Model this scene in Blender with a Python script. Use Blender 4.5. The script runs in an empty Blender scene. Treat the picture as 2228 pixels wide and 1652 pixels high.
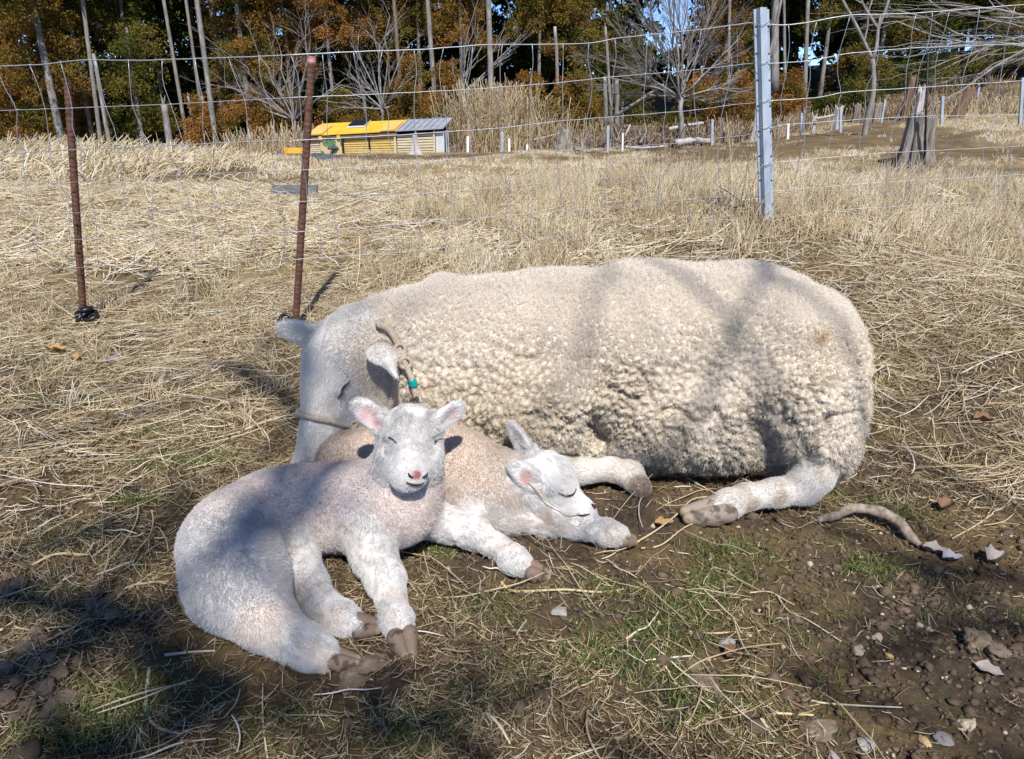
import bpy, bmesh, math, random
import numpy as np
from mathutils import Vector, Matrix

C = bpy.context.scene.collection
SC = bpy.context.scene
RNG = np.random.default_rng(7)
random.seed(7)

# ---------------------------------------------------------------- camera
CAM_H, PITCH, FPX, CX, CY = 0.80, math.radians(21.0), 1652.0, 1114.0, 826.0
cam_d = bpy.data.cameras.new('camera')
cam_d.sensor_width = 36.0
cam_d.lens = 36.0 * FPX / 2228.0
cam_d.clip_start, cam_d.clip_end = 0.02, 2000.0
cam = bpy.data.objects.new('camera', cam_d)
cam.location = (0, 0, CAM_H)
cam.rotation_euler = (math.radians(90) - PITCH, 0, 0)
C.objects.link(cam)
SC.camera = cam

# ---------------------------------------------------------------- light
TO_SUN = Vector((0.10, -0.62, 0.79)).normalized()
SUN_EL = math.asin(TO_SUN.z)
sd = bpy.data.lights.new('sun', 'SUN')
sd.energy, sd.angle, sd.color = 4.2, math.radians(0.53), (1.0, 0.97, 0.92)
sun = bpy.data.objects.new('sun', sd)
sun.rotation_euler = TO_SUN.to_track_quat('Z', 'Y').to_euler()
C.objects.link(sun)
W = bpy.data.worlds.new('World')
SC.world = W
W.use_nodes = True
wn = W.node_tree
sky = wn.nodes.new('ShaderNodeTexSky')
sky.sky_type, sky.sun_disc = 'NISHITA', False
sky.sun_elevation = SUN_EL
sky.sun_rotation = math.atan2(TO_SUN.x, TO_SUN.y)
sky.air_density, sky.dust_density, sky.ozone_density, sky.altitude = 0.55, 0.0, 6.0, 3000
wn.links.new(sky.outputs[0], wn.nodes['Background'].inputs[0])
wn.nodes['Background'].inputs[1].default_value = 0.15
SC.view_settings.view_transform = 'Standard'
SC.view_settings.look = 'None'
SC.view_settings.exposure = 0.54
SC.view_settings.gamma = 1.0
SC.cycles.max_bounces = 6
SC.cycles.diffuse_bounces = 4
SC.cycles.transparent_max_bounces = 8
SC.cycles_curves.shape = 'RIBBONS'
SC.cycles_curves.subdivisions = 2

# ---------------------------------------------------------------- photo <-> world
CP, SP = math.cos(PITCH), math.sin(PITCH)
def ray(px, py):
    u, v = (px - CX) / FPX, (CY - py) / FPX
    return np.array([u, CP + v * SP, -SP + v * CP])
EYE = np.array([0, 0, CAM_H])
def PD(px, py, D):                     # point at camera depth D
    return EYE + D * ray(px, py)
def PZ(px, py, z=0.0):                 # point on the horizontal plane z
    r = ray(px, py)
    return EYE + r * ((z - CAM_H) / r[2])
def PY(px, py, y):                     # point on the plane y
    r = ray(px, py)
    return EYE + r * (y / r[1])

# ---------------------------------------------------------------- tags and objects
def tag(o, label=None, cat=None, group=None, kind=None):
    if label: o['label'] = label
    if cat: o['category'] = cat
    if group: o['group'] = group
    if kind: o['kind'] = kind
    return o
def empty(name, loc, label, cat, group=None):
    o = bpy.data.objects.new(name, None)
    o.empty_display_size = 0.1
    C.objects.link(o); o.location = loc
    return tag(o, label, cat, group)
def root_at(p):
    while p is not None and p.parent is not None: p = p.parent
    return np.array(p.location) if p is not None else np.zeros(3)
def mesh_obj(name, v, f, m, parent=None, smooth=True, loc=None):
    me = bpy.data.meshes.new(name)
    v = np.asarray(v, dtype=np.float64).reshape(-1, 3) - root_at(parent)
    if isinstance(f, np.ndarray):
        n = f.shape[1]
        me.vertices.add(len(v)); me.vertices.foreach_set('co', v.astype(np.float32).ravel())
        me.loops.add(f.size); me.loops.foreach_set('vertex_index', f.astype(np.int32).ravel())
        me.polygons.add(len(f)); me.polygons.foreach_set('loop_start', np.arange(0, f.size, n, dtype=np.int32))
        me.polygons.foreach_set('loop_total', np.full(len(f), n, dtype=np.int32))
        me.update(calc_edges=True)
    else:
        me.from_pydata(v.tolist(), [], [list(q) for q in f])
    me.validate()
    me.polygons.foreach_set('use_smooth', np.full(len(me.polygons), smooth))
    if m is not None: me.materials.append(m)
    o = bpy.data.objects.new(name, me); C.objects.link(o)
    if parent is not None:
        o.parent = parent
    return o
def vcol(o, name, arr):
    a = o.data.attributes.new(name, 'FLOAT_COLOR', 'POINT')
    c = np.ones((len(arr), 4), np.float32); c[:, :3] = arr
    a.data.foreach_set('color', c.ravel())
def curves_obj(name, pts, rad, m, parent=None, col=None, tint=None):
    """pts (N,K,3), rad (N,K) or (K,), col (N,3), tint (N,)"""
    pts = pts - root_at(parent)
    N, K = pts.shape[:2]
    cu = bpy.data.hair_curves.new(name)
    cu.add_curves([K] * N)
    cu.attributes['position'].data.foreach_set('vector', pts.astype(np.float32).ravel())
    r = cu.attributes.get('radius') or cu.attributes.new('radius', 'FLOAT', 'POINT')
    r.data.foreach_set('value', np.broadcast_to(rad, (N, K)).astype(np.float32).ravel().copy())
    if col is not None:
        a = cu.attributes.new('col', 'FLOAT_COLOR', 'CURVE')
        c = np.ones((N, 4), np.float32); c[:, :3] = col
        a.data.foreach_set('color', c.ravel())
    if tint is not None:
        a = cu.attributes.new('tint', 'FLOAT', 'CURVE'); a.data.foreach_set('value', tint.astype(np.float32))
    cu.materials.append(m)
    o = bpy.data.objects.new(name, cu); C.objects.link(o)
    if parent is not None:
        o.parent = parent
    return o

# ---------------------------------------------------------------- materials
def mat(name, rough=0.9, spec=0.2):
    m = bpy.data.materials.new(name); m.use_nodes = True
    b = m.node_tree.nodes['Principled BSDF']
    b.inputs['Roughness'].default_value = rough
    b.inputs['Specular IOR Level'].default_value = spec
    return m, m.node_tree, b
def NN(t, kind, **kw):
    n = t.nodes.new(kind)
    for k, v in kw.items():
        if k in n.inputs: n.inputs[k].default_value = v
        else: setattr(n, k, v)
    return n
def ramp(t, fac, stops):
    n = t.nodes.new('ShaderNodeValToRGB'); e = n.color_ramp.elements
    while len(e) < len(stops): e.new(0.5)
    for x, (p, c) in zip(e, stops):
        x.position = p; x.color = (*c, 1)
    t.links.new(fac, n.inputs[0]); return n.outputs[0]
def noise(t, scale, detail=4, rough=0.6, vec=None):
    n = NN(t, 'ShaderNodeTexNoise', Scale=scale, Detail=detail, Roughness=rough)
    if vec is not None: t.links.new(vec, n.inputs['Vector'])
    return n.outputs['Fac']
def mixc(t, fac, a, b, mode='MIX'):
    n = t.nodes.new('ShaderNodeMix'); n.data_type = 'RGBA'; n.blend_type = mode
    for s, x in ((0, fac), (6, a), (7, b)):
        if hasattr(x, 'is_linked'): t.links.new(x, n.inputs[s])
        else: n.inputs[s].default_value = x if s == 0 else (*x, 1)
    return n.outputs[2]
def bump(t, b, h, dist, strength=1.0):
    n = NN(t, 'ShaderNodeBump', Distance=dist, Strength=strength)
    t.links.new(h, n.inputs['Height']); t.links.new(n.outputs[0], b.inputs['Normal'])
def objvec(t, kind='Object'):
    return t.nodes.new('ShaderNodeTexCoord').outputs[kind]
def stretch(t, vec, s):
    n = NN(t, 'ShaderNodeMapping'); n.inputs['Scale'].default_value = s
    t.links.new(vec, n.inputs['Vector']); return n.outputs[0]
def simple_mat(name, stops, scale, rough=0.85, bumpd=0.0, spec=0.2, st=(1, 1, 1), metal=0.0, bscale=None):
    m, t, b = mat(name, rough, spec)
    v = stretch(t, objvec(t), st)
    n = noise(t, scale, 6, 0.65, v)
    t.links.new(ramp(t, n, stops), b.inputs['Base Color'])
    b.inputs['Metallic'].default_value = metal
    if bumpd: bump(t, b, noise(t, bscale or scale * 1.7, 6, 0.7, v), bumpd)
    return m
def curve_mat(name, stops, transl=0.0, rough=0.8, attr='tint'):
    m, t, b = mat(name, rough, 0.15)
    a = NN(t, 'ShaderNodeAttribute', attribute_name=attr)
    col = ramp(t, a.outputs['Fac'], stops) if stops else a.outputs['Color']
    t.links.new(col, b.inputs['Base Color'])
    if transl:
        tr = NN(t, 'ShaderNodeBsdfTranslucent'); t.links.new(col, tr.inputs[0])
        mx = NN(t, 'ShaderNodeMixShader'); mx.inputs[0].default_value = transl
        t.links.new(b.outputs[0], mx.inputs[1]); t.links.new(tr.outputs[0], mx.inputs[2])
        t.links.new(mx.outputs[0], t.nodes['Material Output'].inputs[0])
    return m

# ---------------------------------------------------------------- numpy noise
def hash3(ix, iy, iz, seed=0):
    h = (ix.astype(np.int64) * 374761393 + iy.astype(np.int64) * 668265263 + iz.astype(np.int64) * 2147483647 + seed * 1274126177) & 0xFFFFFFFF
    h = ((h ^ (h >> 13)) * 1274126177) & 0xFFFFFFFF
    h = ((h ^ (h >> 16)) * 2246822519) & 0xFFFFFFFF
    return ((h ^ (h >> 15)) & 0xFFFFFF) / float(0x1000000)
def vnoise(p, seed=0):
    i = np.floor(p); f = p - i; i = i.astype(np.int64); f = f * f * (3 - 2 * f)
    r = 0
    for dx in (0, 1):
        for dy in (0, 1):
            for dz in (0, 1):
                w = (f[:, 0] if dx else 1 - f[:, 0]) * (f[:, 1] if dy else 1 - f[:, 1]) * (f[:, 2] if dz else 1 - f[:, 2])
                r = r + w * hash3(i[:, 0] + dx, i[:, 1] + dy, i[:, 2] + dz, seed)
    return r * 2 - 1
def fbm(p, oct=4, seed=0, gain=0.5):
    r, a = 0, 1.0
    for k in range(oct):
        r = r + a * vnoise(p * 2.0 ** k + 17.3 * k, seed + k); a *= gain
    return r
def worley(p, seed=0):
    """F1, F2 and the nearest feature point"""
    i = np.floor(p).astype(np.int64)
    F1 = np.full(len(p), 9.0); F2 = F1.copy(); best = np.zeros_like(p)
    for dx in (-1, 0, 1):
        for dy in (-1, 0, 1):
            for dz in (-1, 0, 1):
                a, b, c = i[:, 0] + dx, i[:, 1] + dy, i[:, 2] + dz
                q = np.stack([a + hash3(a, b, c, seed), b + hash3(a, b, c, seed + 1), c + hash3(a, b, c, seed + 2)], 1)
                d = np.sqrt(((q - p) ** 2).sum(1))
                m = d < F1
                F2 = np.where(m, F1, np.minimum(F2, d)); F1 = np.where(m, d, F1); best[m] = q[m]
    return F1, F2, best

# ---------------------------------------------------------------- tubes
def tube_vf(P, R, n=8, off=0, caps=True, tw=0.0):
    P = np.asarray(P, float); K = len(P); R = np.broadcast_to(R, (K,))
    T = np.gradient(P, axis=0); T /= np.linalg.norm(T, axis=1)[:, None] + 1e-12
    a = np.array([0, 0, 1.0]) if abs(T[0][2]) < 0.9 else np.array([1.0, 0, 0])
    V = []; F = []; N = np.cross(T[0], a); N /= np.linalg.norm(N)
    ang = np.arange(n) * 2 * math.pi / n
    for k in range(K):
        N = N - T[k] * N.dot(T[k]); N /= np.linalg.norm(N) + 1e-12
        B = np.cross(T[k], N)
        V.append(P[k] + R[k] * (np.cos(ang + tw * k)[:, None] * N + np.sin(ang + tw * k)[:, None] * B))
    V = np.concatenate(V)
    for k in range(K - 1):
        for j in range(n):
            F.append((off + k * n + j, off + k * n + (j + 1) % n, off + (k + 1) * n + (j + 1) % n, off + (k + 1) * n + j))
    if caps:
        F.append(tuple(off + j for j in range(n))[::-1]); F.append(tuple(off + (K - 1) * n + j for j in range(n)))
    return V, F
class MB:
    """collects shapes for ONE mesh object"""
    def __init__(s): s.v = []; s.f = []; s.n = 0
    def add(s, V, F):
        s.v.append(np.asarray(V, float)); s.f += [tuple(i + s.n for i in q) for q in F]; s.n += len(V)
    def tube(s, P, R, n=8, caps=True, tw=0.0):
        V, F = tube_vf(P, R, n, 0, caps, tw); s.add(V, F)
    def box(s, lo, hi, M=None):
        (a, b, c), (d, e, f) = lo, hi
        V = np.array([(x, y, z) for x in (a, d) for y in (b, e) for z in (c, f)], float)
        if M is not None: V = np.array([M @ Vector(q) for q in V])
        s.add(V, [(0, 1, 3, 2), (4, 6, 7, 5), (0, 4, 5, 1), (2, 3, 7, 6), (0, 2, 6, 4), (1, 5, 7, 3)])
    def build(s, name, m, parent=None, smooth=True):
        return mesh_obj(name, np.concatenate(s.v), s.f, m, parent, smooth)
def spline(P, n):
    """Catmull-Rom through P (K,d) -> (n,d)"""
    P = np.asarray(P, float); K = len(P)
    Q = np.vstack([2 * P[0] - P[1], P, 2 * P[-1] - P[-2]])
    t = np.linspace(0, K - 1 - 1e-9, n); i = t.astype(int); f = (t - i)[:, None]
    p0, p1, p2, p3 = Q[i], Q[i + 1], Q[i + 2], Q[i + 3]
    return 0.5 * (2 * p1 + (p2 - p0) * f + (2 * p0 - 5 * p1 + 4 * p2 - p3) * f ** 2 + (3 * p1 - p0 - 3 * p2 + p3) * f ** 3)
def sstep(a, b, x):
    t = np.clip((x - a) / (b - a), 0, 1); return t * t * (3 - 2 * t)

# ================================================================ terrain
CTRL = []
for x in (-2.2, -1.2, -.5, 0, .5, 1.2):
    for y in (-1.5, .2, 1.0, 1.7): CTRL.append((x, y, 0.0))
for x, y, z in ((1.8, .2, 0.0), (1.8, 1.0, .01), (2.2, 1.7, .06), (-1.6, 2.66, 0.0), (-.8, 2.6, 0.0), (-3, 1.5, 0.0), (0.3, 2.3, .03), (-14, -6, 0), (14, -6, 0), (0, -14, 0)):
    CTRL.append((x, y, z))
for px, py, y in ((-150, 348, 7.5), (40, 348, 7.2), (230, 345, 7.6), (420, 348, 9.0), (560, 345, 11.5), (700, 343, 13.0), (950, 342, 14.2), (1200, 334, 14.0),
                  (1450, 322, 14.0), (1700, 302, 14.0), (2000, 356, 8.2), (1880, 300, 11.5), (2228, 262, 12.5), (2228, 196, 18.0), (1950, 225, 18.0), (1700, 258, 18.0), (1450, 285, 18.0),
                  (400, 450, 4.3), (100, 450, 4.3), (1100, 455, 4.1), (1100, 548, 3.15), (1668, 470, 3.1), (2150, 452, 3.9), (2200, 560, 2.95), (2200, 745, 2.1), (1700, 400, 5.2), (1100, 400, 6.5), (600, 400, 6.5)):
    p = PY(px, py, y); CTRL.append(tuple(p))
for x, y, z in ((-9, 13, -1.3), (-5, 17, -1.1), (-14, 20, -1.6), (-3, 22, -.7), (0, 22, -.45), (4, 24, .3), (8, 24, .9), (14, 22, 1.5), (-20, 40, -1.5), (0, 45, 0), (20, 45, 2.2), (-40, 90, -1), (0, 120, 1), (40, 90, 3), (-60, 20, -1.5), (60, 20, 3)):
    CTRL.append((x, y, z))
CTRL = np.array(CTRL)
def _tps(r2): return np.where(r2 > 1e-9, .5 * r2 * np.log(r2 + 1e-12), 0)
_Q = CTRL[:, :2]; _n = len(_Q)
_A = np.zeros((_n + 3, _n + 3))
_A[:_n, :_n] = _tps(((_Q[:, None] - _Q[None]) ** 2).sum(-1)) + np.eye(_n) * .003
_A[:_n, _n] = 1; _A[:_n, _n + 1:] = _Q; _A[_n, :_n] = 1; _A[_n + 1:, :_n] = _Q.T
_W = np.linalg.solve(_A, np.r_[CTRL[:, 2], 0, 0, 0])
def ground_base(x, y):
    x = np.asarray(x, float); y = np.asarray(y, float); sh = x.shape; x = x.ravel(); y = y.ravel()
    z = np.empty(len(x))
    for k in range(0, len(x), 40000):
        q = np.stack([x[k:k + 40000], y[k:k + 40000]], 1)
        z[k:k + 40000] = _tps(((q[:, None] - _Q[None]) ** 2).sum(-1)) @ _W[:_n] + _W[_n] + q @ _W[_n + 1:]
    return z.reshape(sh)
def ground_z(x, y):
    x = np.asarray(x, float); y = np.asarray(y, float)
    p = np.stack([x.ravel(), y.ravel(), 0 * x.ravel()], 1)
    far = np.clip((p[:, 1] - 2.0) / 6, 0, 1)
    rough = .010 * fbm(p * 5, 3, 101) + .0050 * fbm(p * 22, 3, 111) * (1 - far) + far * .05 * fbm(p * .9, 3, 121)
    lump = np.maximum(0, fbm(p * 31, 3, 131) - .15) * .011 * (1 - far)
    return ground_base(x, y) + (rough + lump).reshape(x.shape)
def GP(px, py, lift=0.0):
    """where the line of sight through a photo pixel meets the ground"""
    r = ray(px, py); t = np.geomspace(.5, 60, 1500)
    q = EYE + t[:, None] * r
    h = q[:, 2] - ground_base(q[:, 0], q[:, 1])
    i = int(np.argmax(h < 0)) if (h < 0).any() else len(t) - 1
    a, b = t[max(i - 1, 0)], t[i]
    p = EYE + r * (a + (b - a) * .5)
    p[2] = float(ground_z(p[0:1], p[1:2])[0]) + lift
    return p
def axis_lines(lo, hi, step, out_lo, out_hi, g=1.07):
    c = list(np.arange(lo, hi, step)); s = step; x = c[-1]
    while x < out_hi: s = min(s * g, 6); x += s; c.append(x)
    s = step; x = c[0]; l = []
    while x > out_lo: s = min(s * g, 6); x -= s; l.append(x)
    return np.array(l[::-1] + c)
xs = axis_lines(-1.7, 1.8, .0085, -120, 120); ys = axis_lines(.55, 2.6, .0085, -25, 180, 1.035)
GX, GY = np.meshgrid(xs, ys, indexing='xy')
GZ = ground_z(GX, GY)
V = np.stack([GX.ravel(), GY.ravel(), GZ.ravel()], 1)
nx, ny = len(xs), len(ys)
ii = (np.arange(ny - 1)[:, None] * nx + np.arange(nx - 1)[None]).ravel()
Fq = np.stack([ii, ii + 1, ii + 1 + nx, ii + nx], 1)
def ground_mat():
    m, t, b = mat('soil', .95, .12)
    v = objvec(t)
    soil = ramp(t, noise(t, 60, 7, .7, v), [(.3, (.050, .036, .026)), (.5, (.105, .078, .057)), (.72, (.18, .138, .102))])
    thatch = ramp(t, noise(t, 95, 6, .75, v), [(.3, (.10, .065, .03)), (.5, (.20, .135, .065)), (.75, (.34, .25, .13))])
    moss = ramp(t, noise(t, 120, 5, .7, v), [(.3, (.03, .045, .012)), (.7, (.10, .12, .03))])
    f1 = ramp(t, noise(t, 3.6, 6, .65, v), [(.43, (0, 0, 0)), (.58, (1, 1, 1))])
    f2 = ramp(t, noise(t, 5.5, 6, .7, stretch(t, v, (1, 1, 1.3))), [(.57, (0, 0, 0)), (.68, (.5, .5, .5))])
    c = mixc(t, f1, soil, thatch); c = mixc(t, f2, c, moss)
    # the field beyond is dry turf: paler
    a = NN(t, 'ShaderNodeAttribute', attribute_name='dry')
    straw = ramp(t, noise(t, 9, 8, .75, v), [(.30, (.10, .072, .040)), (.5, (.27, .20, .11)), (.72, (.44, .34, .20))])
    c = mixc(t, a.outputs['Fac'], c, straw)
    t.links.new(c, b.inputs['Base Color'])
    bump(t, b, noise(t, 170, 10, .8, v), .008)
    return m
ground = mesh_obj('ground', V, Fq, ground_mat())
tag(ground, 'brown soil and thatch rising into a dry field', kind='structure')
def dryness(x, y):
    p = np.stack([x, y, 0 * x], 1)
    d = np.clip((y + .35 * fbm(p * 1.3, 3, 7) - 2.55) / .7, 0, 1)
    far = np.clip((y - 4.8) / 2, 0, 1) * sstep(-.22, .16, fbm(p * .55, 3, 9))
    return np.clip(d - .92 * far, 0, 1)
a_ = ground.data.attributes.new('dry', 'FLOAT', 'POINT'); a_.data.foreach_set('value', dryness(V[:, 0], V[:, 1]).astype(np.float32))

# ================================================================ signed-distance modelling of the animals
class SDF:
    def __init__(s): s.p = []
    def cone(s, a, b, ra, rb, k=0.02, reg=0): s.p.append(('c', np.array(a, float), np.array(b, float), ra, rb, k, reg)); return s
    def chain(s, J, k=0.02, reg=0):
        for (a, ra), (b, rb) in zip(J, J[1:]): s.cone(a, b, ra, rb, k, reg)
        return s
    def ell(s, c, r, M=None, k=0.02, reg=0, cut=False):
        s.p.append(('x' if cut else 'e', np.array(c, float), np.array(r, float), np.eye(3) if M is None else np.array(M), None, k, reg)); return s
    @staticmethod
    def prim(q, P):
        if q[0] == 'c':
            _, a, b, ra, rb = q[:5]
            ba = b - a; L = ba.dot(ba)
            h = np.clip((P - a) @ ba / L, 0, 1)
            return np.sqrt(((P - a - h[:, None] * ba) ** 2).sum(1)) - (ra + (rb - ra) * h)
        c, r, M = q[1:4]
        x = (P - c) @ M.T                      # rows of M are the ellipsoid's axes
        k0 = np.sqrt(((x / r) ** 2).sum(1)); k1 = np.sqrt(((x / r ** 2) ** 2).sum(1)) + 1e-9
        return k0 * (k0 - 1) / k1
    def __call__(s, P, only=None):
        d = np.full(len(P), 1e3)
        for q in s.p:
            e, k = s.prim(q, P), q[5]
            if q[0] == 'x':
                h = np.maximum(k - np.abs(d + e), 0) / k
                d = np.maximum(d, -e) + h * h * k * 0.25
            else:
                h = np.maximum(k - np.abs(d - e), 0) / k
                d = np.minimum(d, e) - h * h * k * 0.25
        return d
    def region(s, P):
        best = np.full(len(P), 1e3); reg = np.zeros(len(P), int); axis = np.zeros((len(P), 3))
        for q in s.p:
            if q[0] == 'x': continue
            e = s.prim(q, P); m = e < best
            best[m] = e[m]; reg[m] = q[6]
            if q[0] == 'c':
                ax = q[2] - q[1]; axis[m] = ax / (np.linalg.norm(ax) + 1e-9)
            else: axis[m] = q[3][0]
        return reg, axis
    def normal(s, P, e=0.0015):
        g = np.stack([s(P + np.eye(3)[i] * e) - s(P - np.eye(3)[i] * e) for i in range(3)], 1)
        return g / (np.linalg.norm(g, axis=1)[:, None] + 1e-9)
    def mesh(s, h):
        lo = np.full(3, 1e3); hi = -lo
        for q in s.p:
            if q[0] == 'x': continue
            if q[0] == 'c':
                for c, r in ((q[1], q[3]), (q[2], q[4])): lo = np.minimum(lo, c - r); hi = np.maximum(hi, c + r)
            else:
                ext = np.sqrt(((q[3] * q[2][:, None]) ** 2).sum(0)); lo = np.minimum(lo, q[1] - ext); hi = np.maximum(hi, q[1] + ext)
        lo -= 6 * h + 0.01; hi += 6 * h + 0.01
        S = 6; n = (np.ceil((hi - lo) / (h * S)).astype(int) + 1)
        cg = np.stack(np.meshgrid(*[lo[i] + (np.arange(n[i]) * S + S / 2 - .5) * h for i in range(3)], indexing='ij'), -1).reshape(-1, 3)
        cd = s(cg).reshape(n)
        V = np.repeat(np.repeat(np.repeat(np.where(cd < 0, -1.0, 1.0), S, 0), S, 1), S, 2)
        blk = np.argwhere(np.abs(cd) < h * S * 1.6 + 0.012)
        o = np.stack(np.meshgrid(*[np.arange(S)] * 3, indexing='ij'), -1).reshape(-1, 3)
        for b in np.array_split(blk, max(1, len(blk) // 3000)):
            ix = (b[:, None, :] * S + o[None]).reshape(-1, 3)
            V[ix[:, 0], ix[:, 1], ix[:, 2]] = s(lo + ix * h)
        I = V < 0
        N = V.shape
        cor = [(a, b, c) for a in (0, 1) for b in (0, 1) for c in (0, 1)]
        sl = lambda A, c: A[c[0]:N[0] - 1 + c[0], c[1]:N[1] - 1 + c[1], c[2]:N[2] - 1 + c[2]]
        cnt = sum(sl(I, c).astype(np.int8) for c in cor)
        cells = np.argwhere((cnt > 0) & (cnt < 8))
        idx = np.full((N[0] - 1, N[1] - 1, N[2] - 1), -1, np.int64)
        idx[cells[:, 0], cells[:, 1], cells[:, 2]] = np.arange(len(cells))
        acc = np.zeros((len(cells), 3)); num = np.zeros(len(cells))
        for a in cor:
            for ax in range(3):
                if a[ax]: continue
                b = list(a); b[ax] = 1
                A = cells + a; B = cells + b
                va = V[A[:, 0], A[:, 1], A[:, 2]]; vb = V[B[:, 0], B[:, 1], B[:, 2]]
                m = (va < 0) != (vb < 0)
                t = va / (va - vb + 1e-12)
                acc[m] += (A + t[:, None] * (B - A))[m]; num[m] += 1
        P = lo + h * acc / num[:, None]
        F = []
        for ax in range(3):
            u, v = (ax + 1) % 3, (ax + 2) % 3
            sh = [slice(None)] * 3; s2 = sh.copy(); sh[ax] = slice(0, -1); s2[ax] = slice(1, None)
            e = np.argwhere(I[tuple(sh)] != I[tuple(s2)])
            e = e[(e[:, u] > 0) & (e[:, v] > 0) & (e[:, u] < N[u] - 1) & (e[:, v] < N[v] - 1)]
            du = np.zeros(3, int); du[u] = 1; dv = np.zeros(3, int); dv[v] = 1
            q = np.stack([idx[tuple((e - du - dv).T)], idx[tuple((e - dv).T)], idx[tuple(e.T)], idx[tuple((e - du).T)]], 1)
            fl = ~I[tuple(e.T)]
            q[fl] = q[fl][:, ::-1]
            F.append(q)
        F = np.concatenate(F); F = F[(F >= 0).all(1)]
        for _ in range(2):
            n_ = s.normal(P); P = P - n_ * np.clip(s(P), -h, h)[:, None]
        return P, F

def frame(a, up):
    """rows: axis a, dorsal u, lateral l = a x u"""
    a = np.array(a, float); a /= np.linalg.norm(a)
    u = np.array(up, float); u -= a * u.dot(a); u /= np.linalg.norm(u)
    return np.array([a, u, np.cross(a, u)])
def camvec(x, y, t):
    """right, up, towards the viewer -> world"""
    return np.array([x, 0, 0]) + y * np.array([0, SP, CP]) - t * np.array([0, CP, -SP])

# ---------------------------------------------------------------- coats, colours, hooves and halter
def pix(P):                              # world -> photo pixels (used only to say WHERE a marking sits on a body)
    d = P - EYE
    D = d[:, 1] * CP - d[:, 2] * SP
    return CX + FPX * d[:, 0] / D, CY - FPX * (d[:, 1] * SP + d[:, 2] * CP) / D
def surf(S, px, py, lift=0.0, start=1.0):
    r = ray(px, py); t = start; bd, bt = 9, start
    for _ in range(500):
        d = S(np.array([EYE + r * t]))[0]
        if d < bd: bd, bt = d, t
        if d < .0006 or t > 2.4: break
        t += max(d * .7, .0008)
    t = bt                                # grazing rays: the closest approach
    p = EYE + r * t
    return p + lift * S.normal(np.array([p]))[0]
def vnormals(P, F):
    n = np.cross(P[F[:, 2]] - P[F[:, 0]], P[F[:, 3]] - P[F[:, 1]])
    N = np.zeros_like(P)
    for i in range(4): np.add.at(N, F[:, i], n)
    return N / (np.linalg.norm(N, axis=1)[:, None] + 1e-12)
def scatter(P, F, dens, w):
    """random surface points: (corner indices, weights)"""
    a = .5 * np.linalg.norm(np.cross(P[F[:, 2]] - P[F[:, 0]], P[F[:, 3]] - P[F[:, 1]]), axis=1) * w[F].mean(1)
    n = RNG.poisson(a * dens)
    q = np.repeat(np.arange(len(F)), n)
    u, v = RNG.random(len(q)), RNG.random(len(q))
    W4 = np.stack([(1 - u) * (1 - v), u * (1 - v), u * v, (1 - u) * v], 1)
    return F[q], W4
bary = lambda A, I, W4: (A[I] * (W4[..., None] if A.ndim == 2 else W4)).sum(1)
nrm = lambda x: x / (np.linalg.norm(x, axis=1)[:, None] + 1e-12)

M_STRAW = curve_mat('straw', [(0, (.10, .062, .030)), (.28, (.27, .195, .115)), (.55, (.55, .43, .26)), (.8, (.76, .655, .46)), (1, (.84, .79, .68))], .22, .65)
M_GRASS = curve_mat('grass blades', [(0, (.04, .07, .018)), (.45, (.115, .175, .040)), (.7, (.22, .26, .08)), (1, (.46, .40, .21))], .35, .6)
def inside_frame(x, y, m=1.38):
    z = ground_base(x, y); D = y * CP + (CAM_H - z) * SP
    u = x / D; v = (y * SP + (z - CAM_H) * CP) / D
    return (np.abs(u) < .675 * m) & (v > -.5 * m) & (D > .2)
def sow(n, xlo, xhi, ylo, yhi, dens=None, power=1.0):
    n = int(n * 1.28); out = []; tot = 0
    while tot < n:
        x = RNG.uniform(xlo, xhi, n); y = ylo + (yhi - ylo) * RNG.random(n) ** power
        k = inside_frame(x, y)
        if dens is not None: k &= RNG.random(n) < dens(x, y)
        out.append(np.stack([x[k], y[k]], 1)); tot += k.sum()
        if len(out) > 60: break
    return np.concatenate(out)[:n]
def lying(q, L, lift, wob=.12, ang=None, K=5, droop=True, pitch=.08):
    """stalks lying on the soil, following it"""
    n = len(q); a = RNG.uniform(0, 2 * math.pi, n) if ang is None else ang
    t = np.linspace(-.5, .5, K)
    b = RNG.normal(0, wob, n)
    dx = np.cos(a)[:, None] * t + -np.sin(a)[:, None] * (b[:, None] * (t ** 2 * 4))
    dy = np.sin(a)[:, None] * t + np.cos(a)[:, None] * (b[:, None] * (t ** 2 * 4))
    kk = RNG.normal(0, wob * .5, n); kpos = RNG.uniform(-.3, .3, n)           # a kink
    br = np.maximum(0, t[None] - kpos[:, None]) * kk[:, None] * 3
    dx = dx - np.sin(a)[:, None] * br; dy = dy + np.cos(a)[:, None] * br
    x = q[:, :1] + dx * L[:, None]; y = q[:, 1:] + dy * L[:, None]
    z = ground_z(x, y)
    zz = np.maximum(z, z.mean(1, keepdims=True) + (z[:, -1:] - z[:, :1]) * t) + lift[:, None]
    zz = zz + (t + .5)[None] ** 2 * (np.abs(RNG.normal(0, pitch, n)) * L)[:, None]
    return np.stack([x, y, zz], -1)
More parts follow.
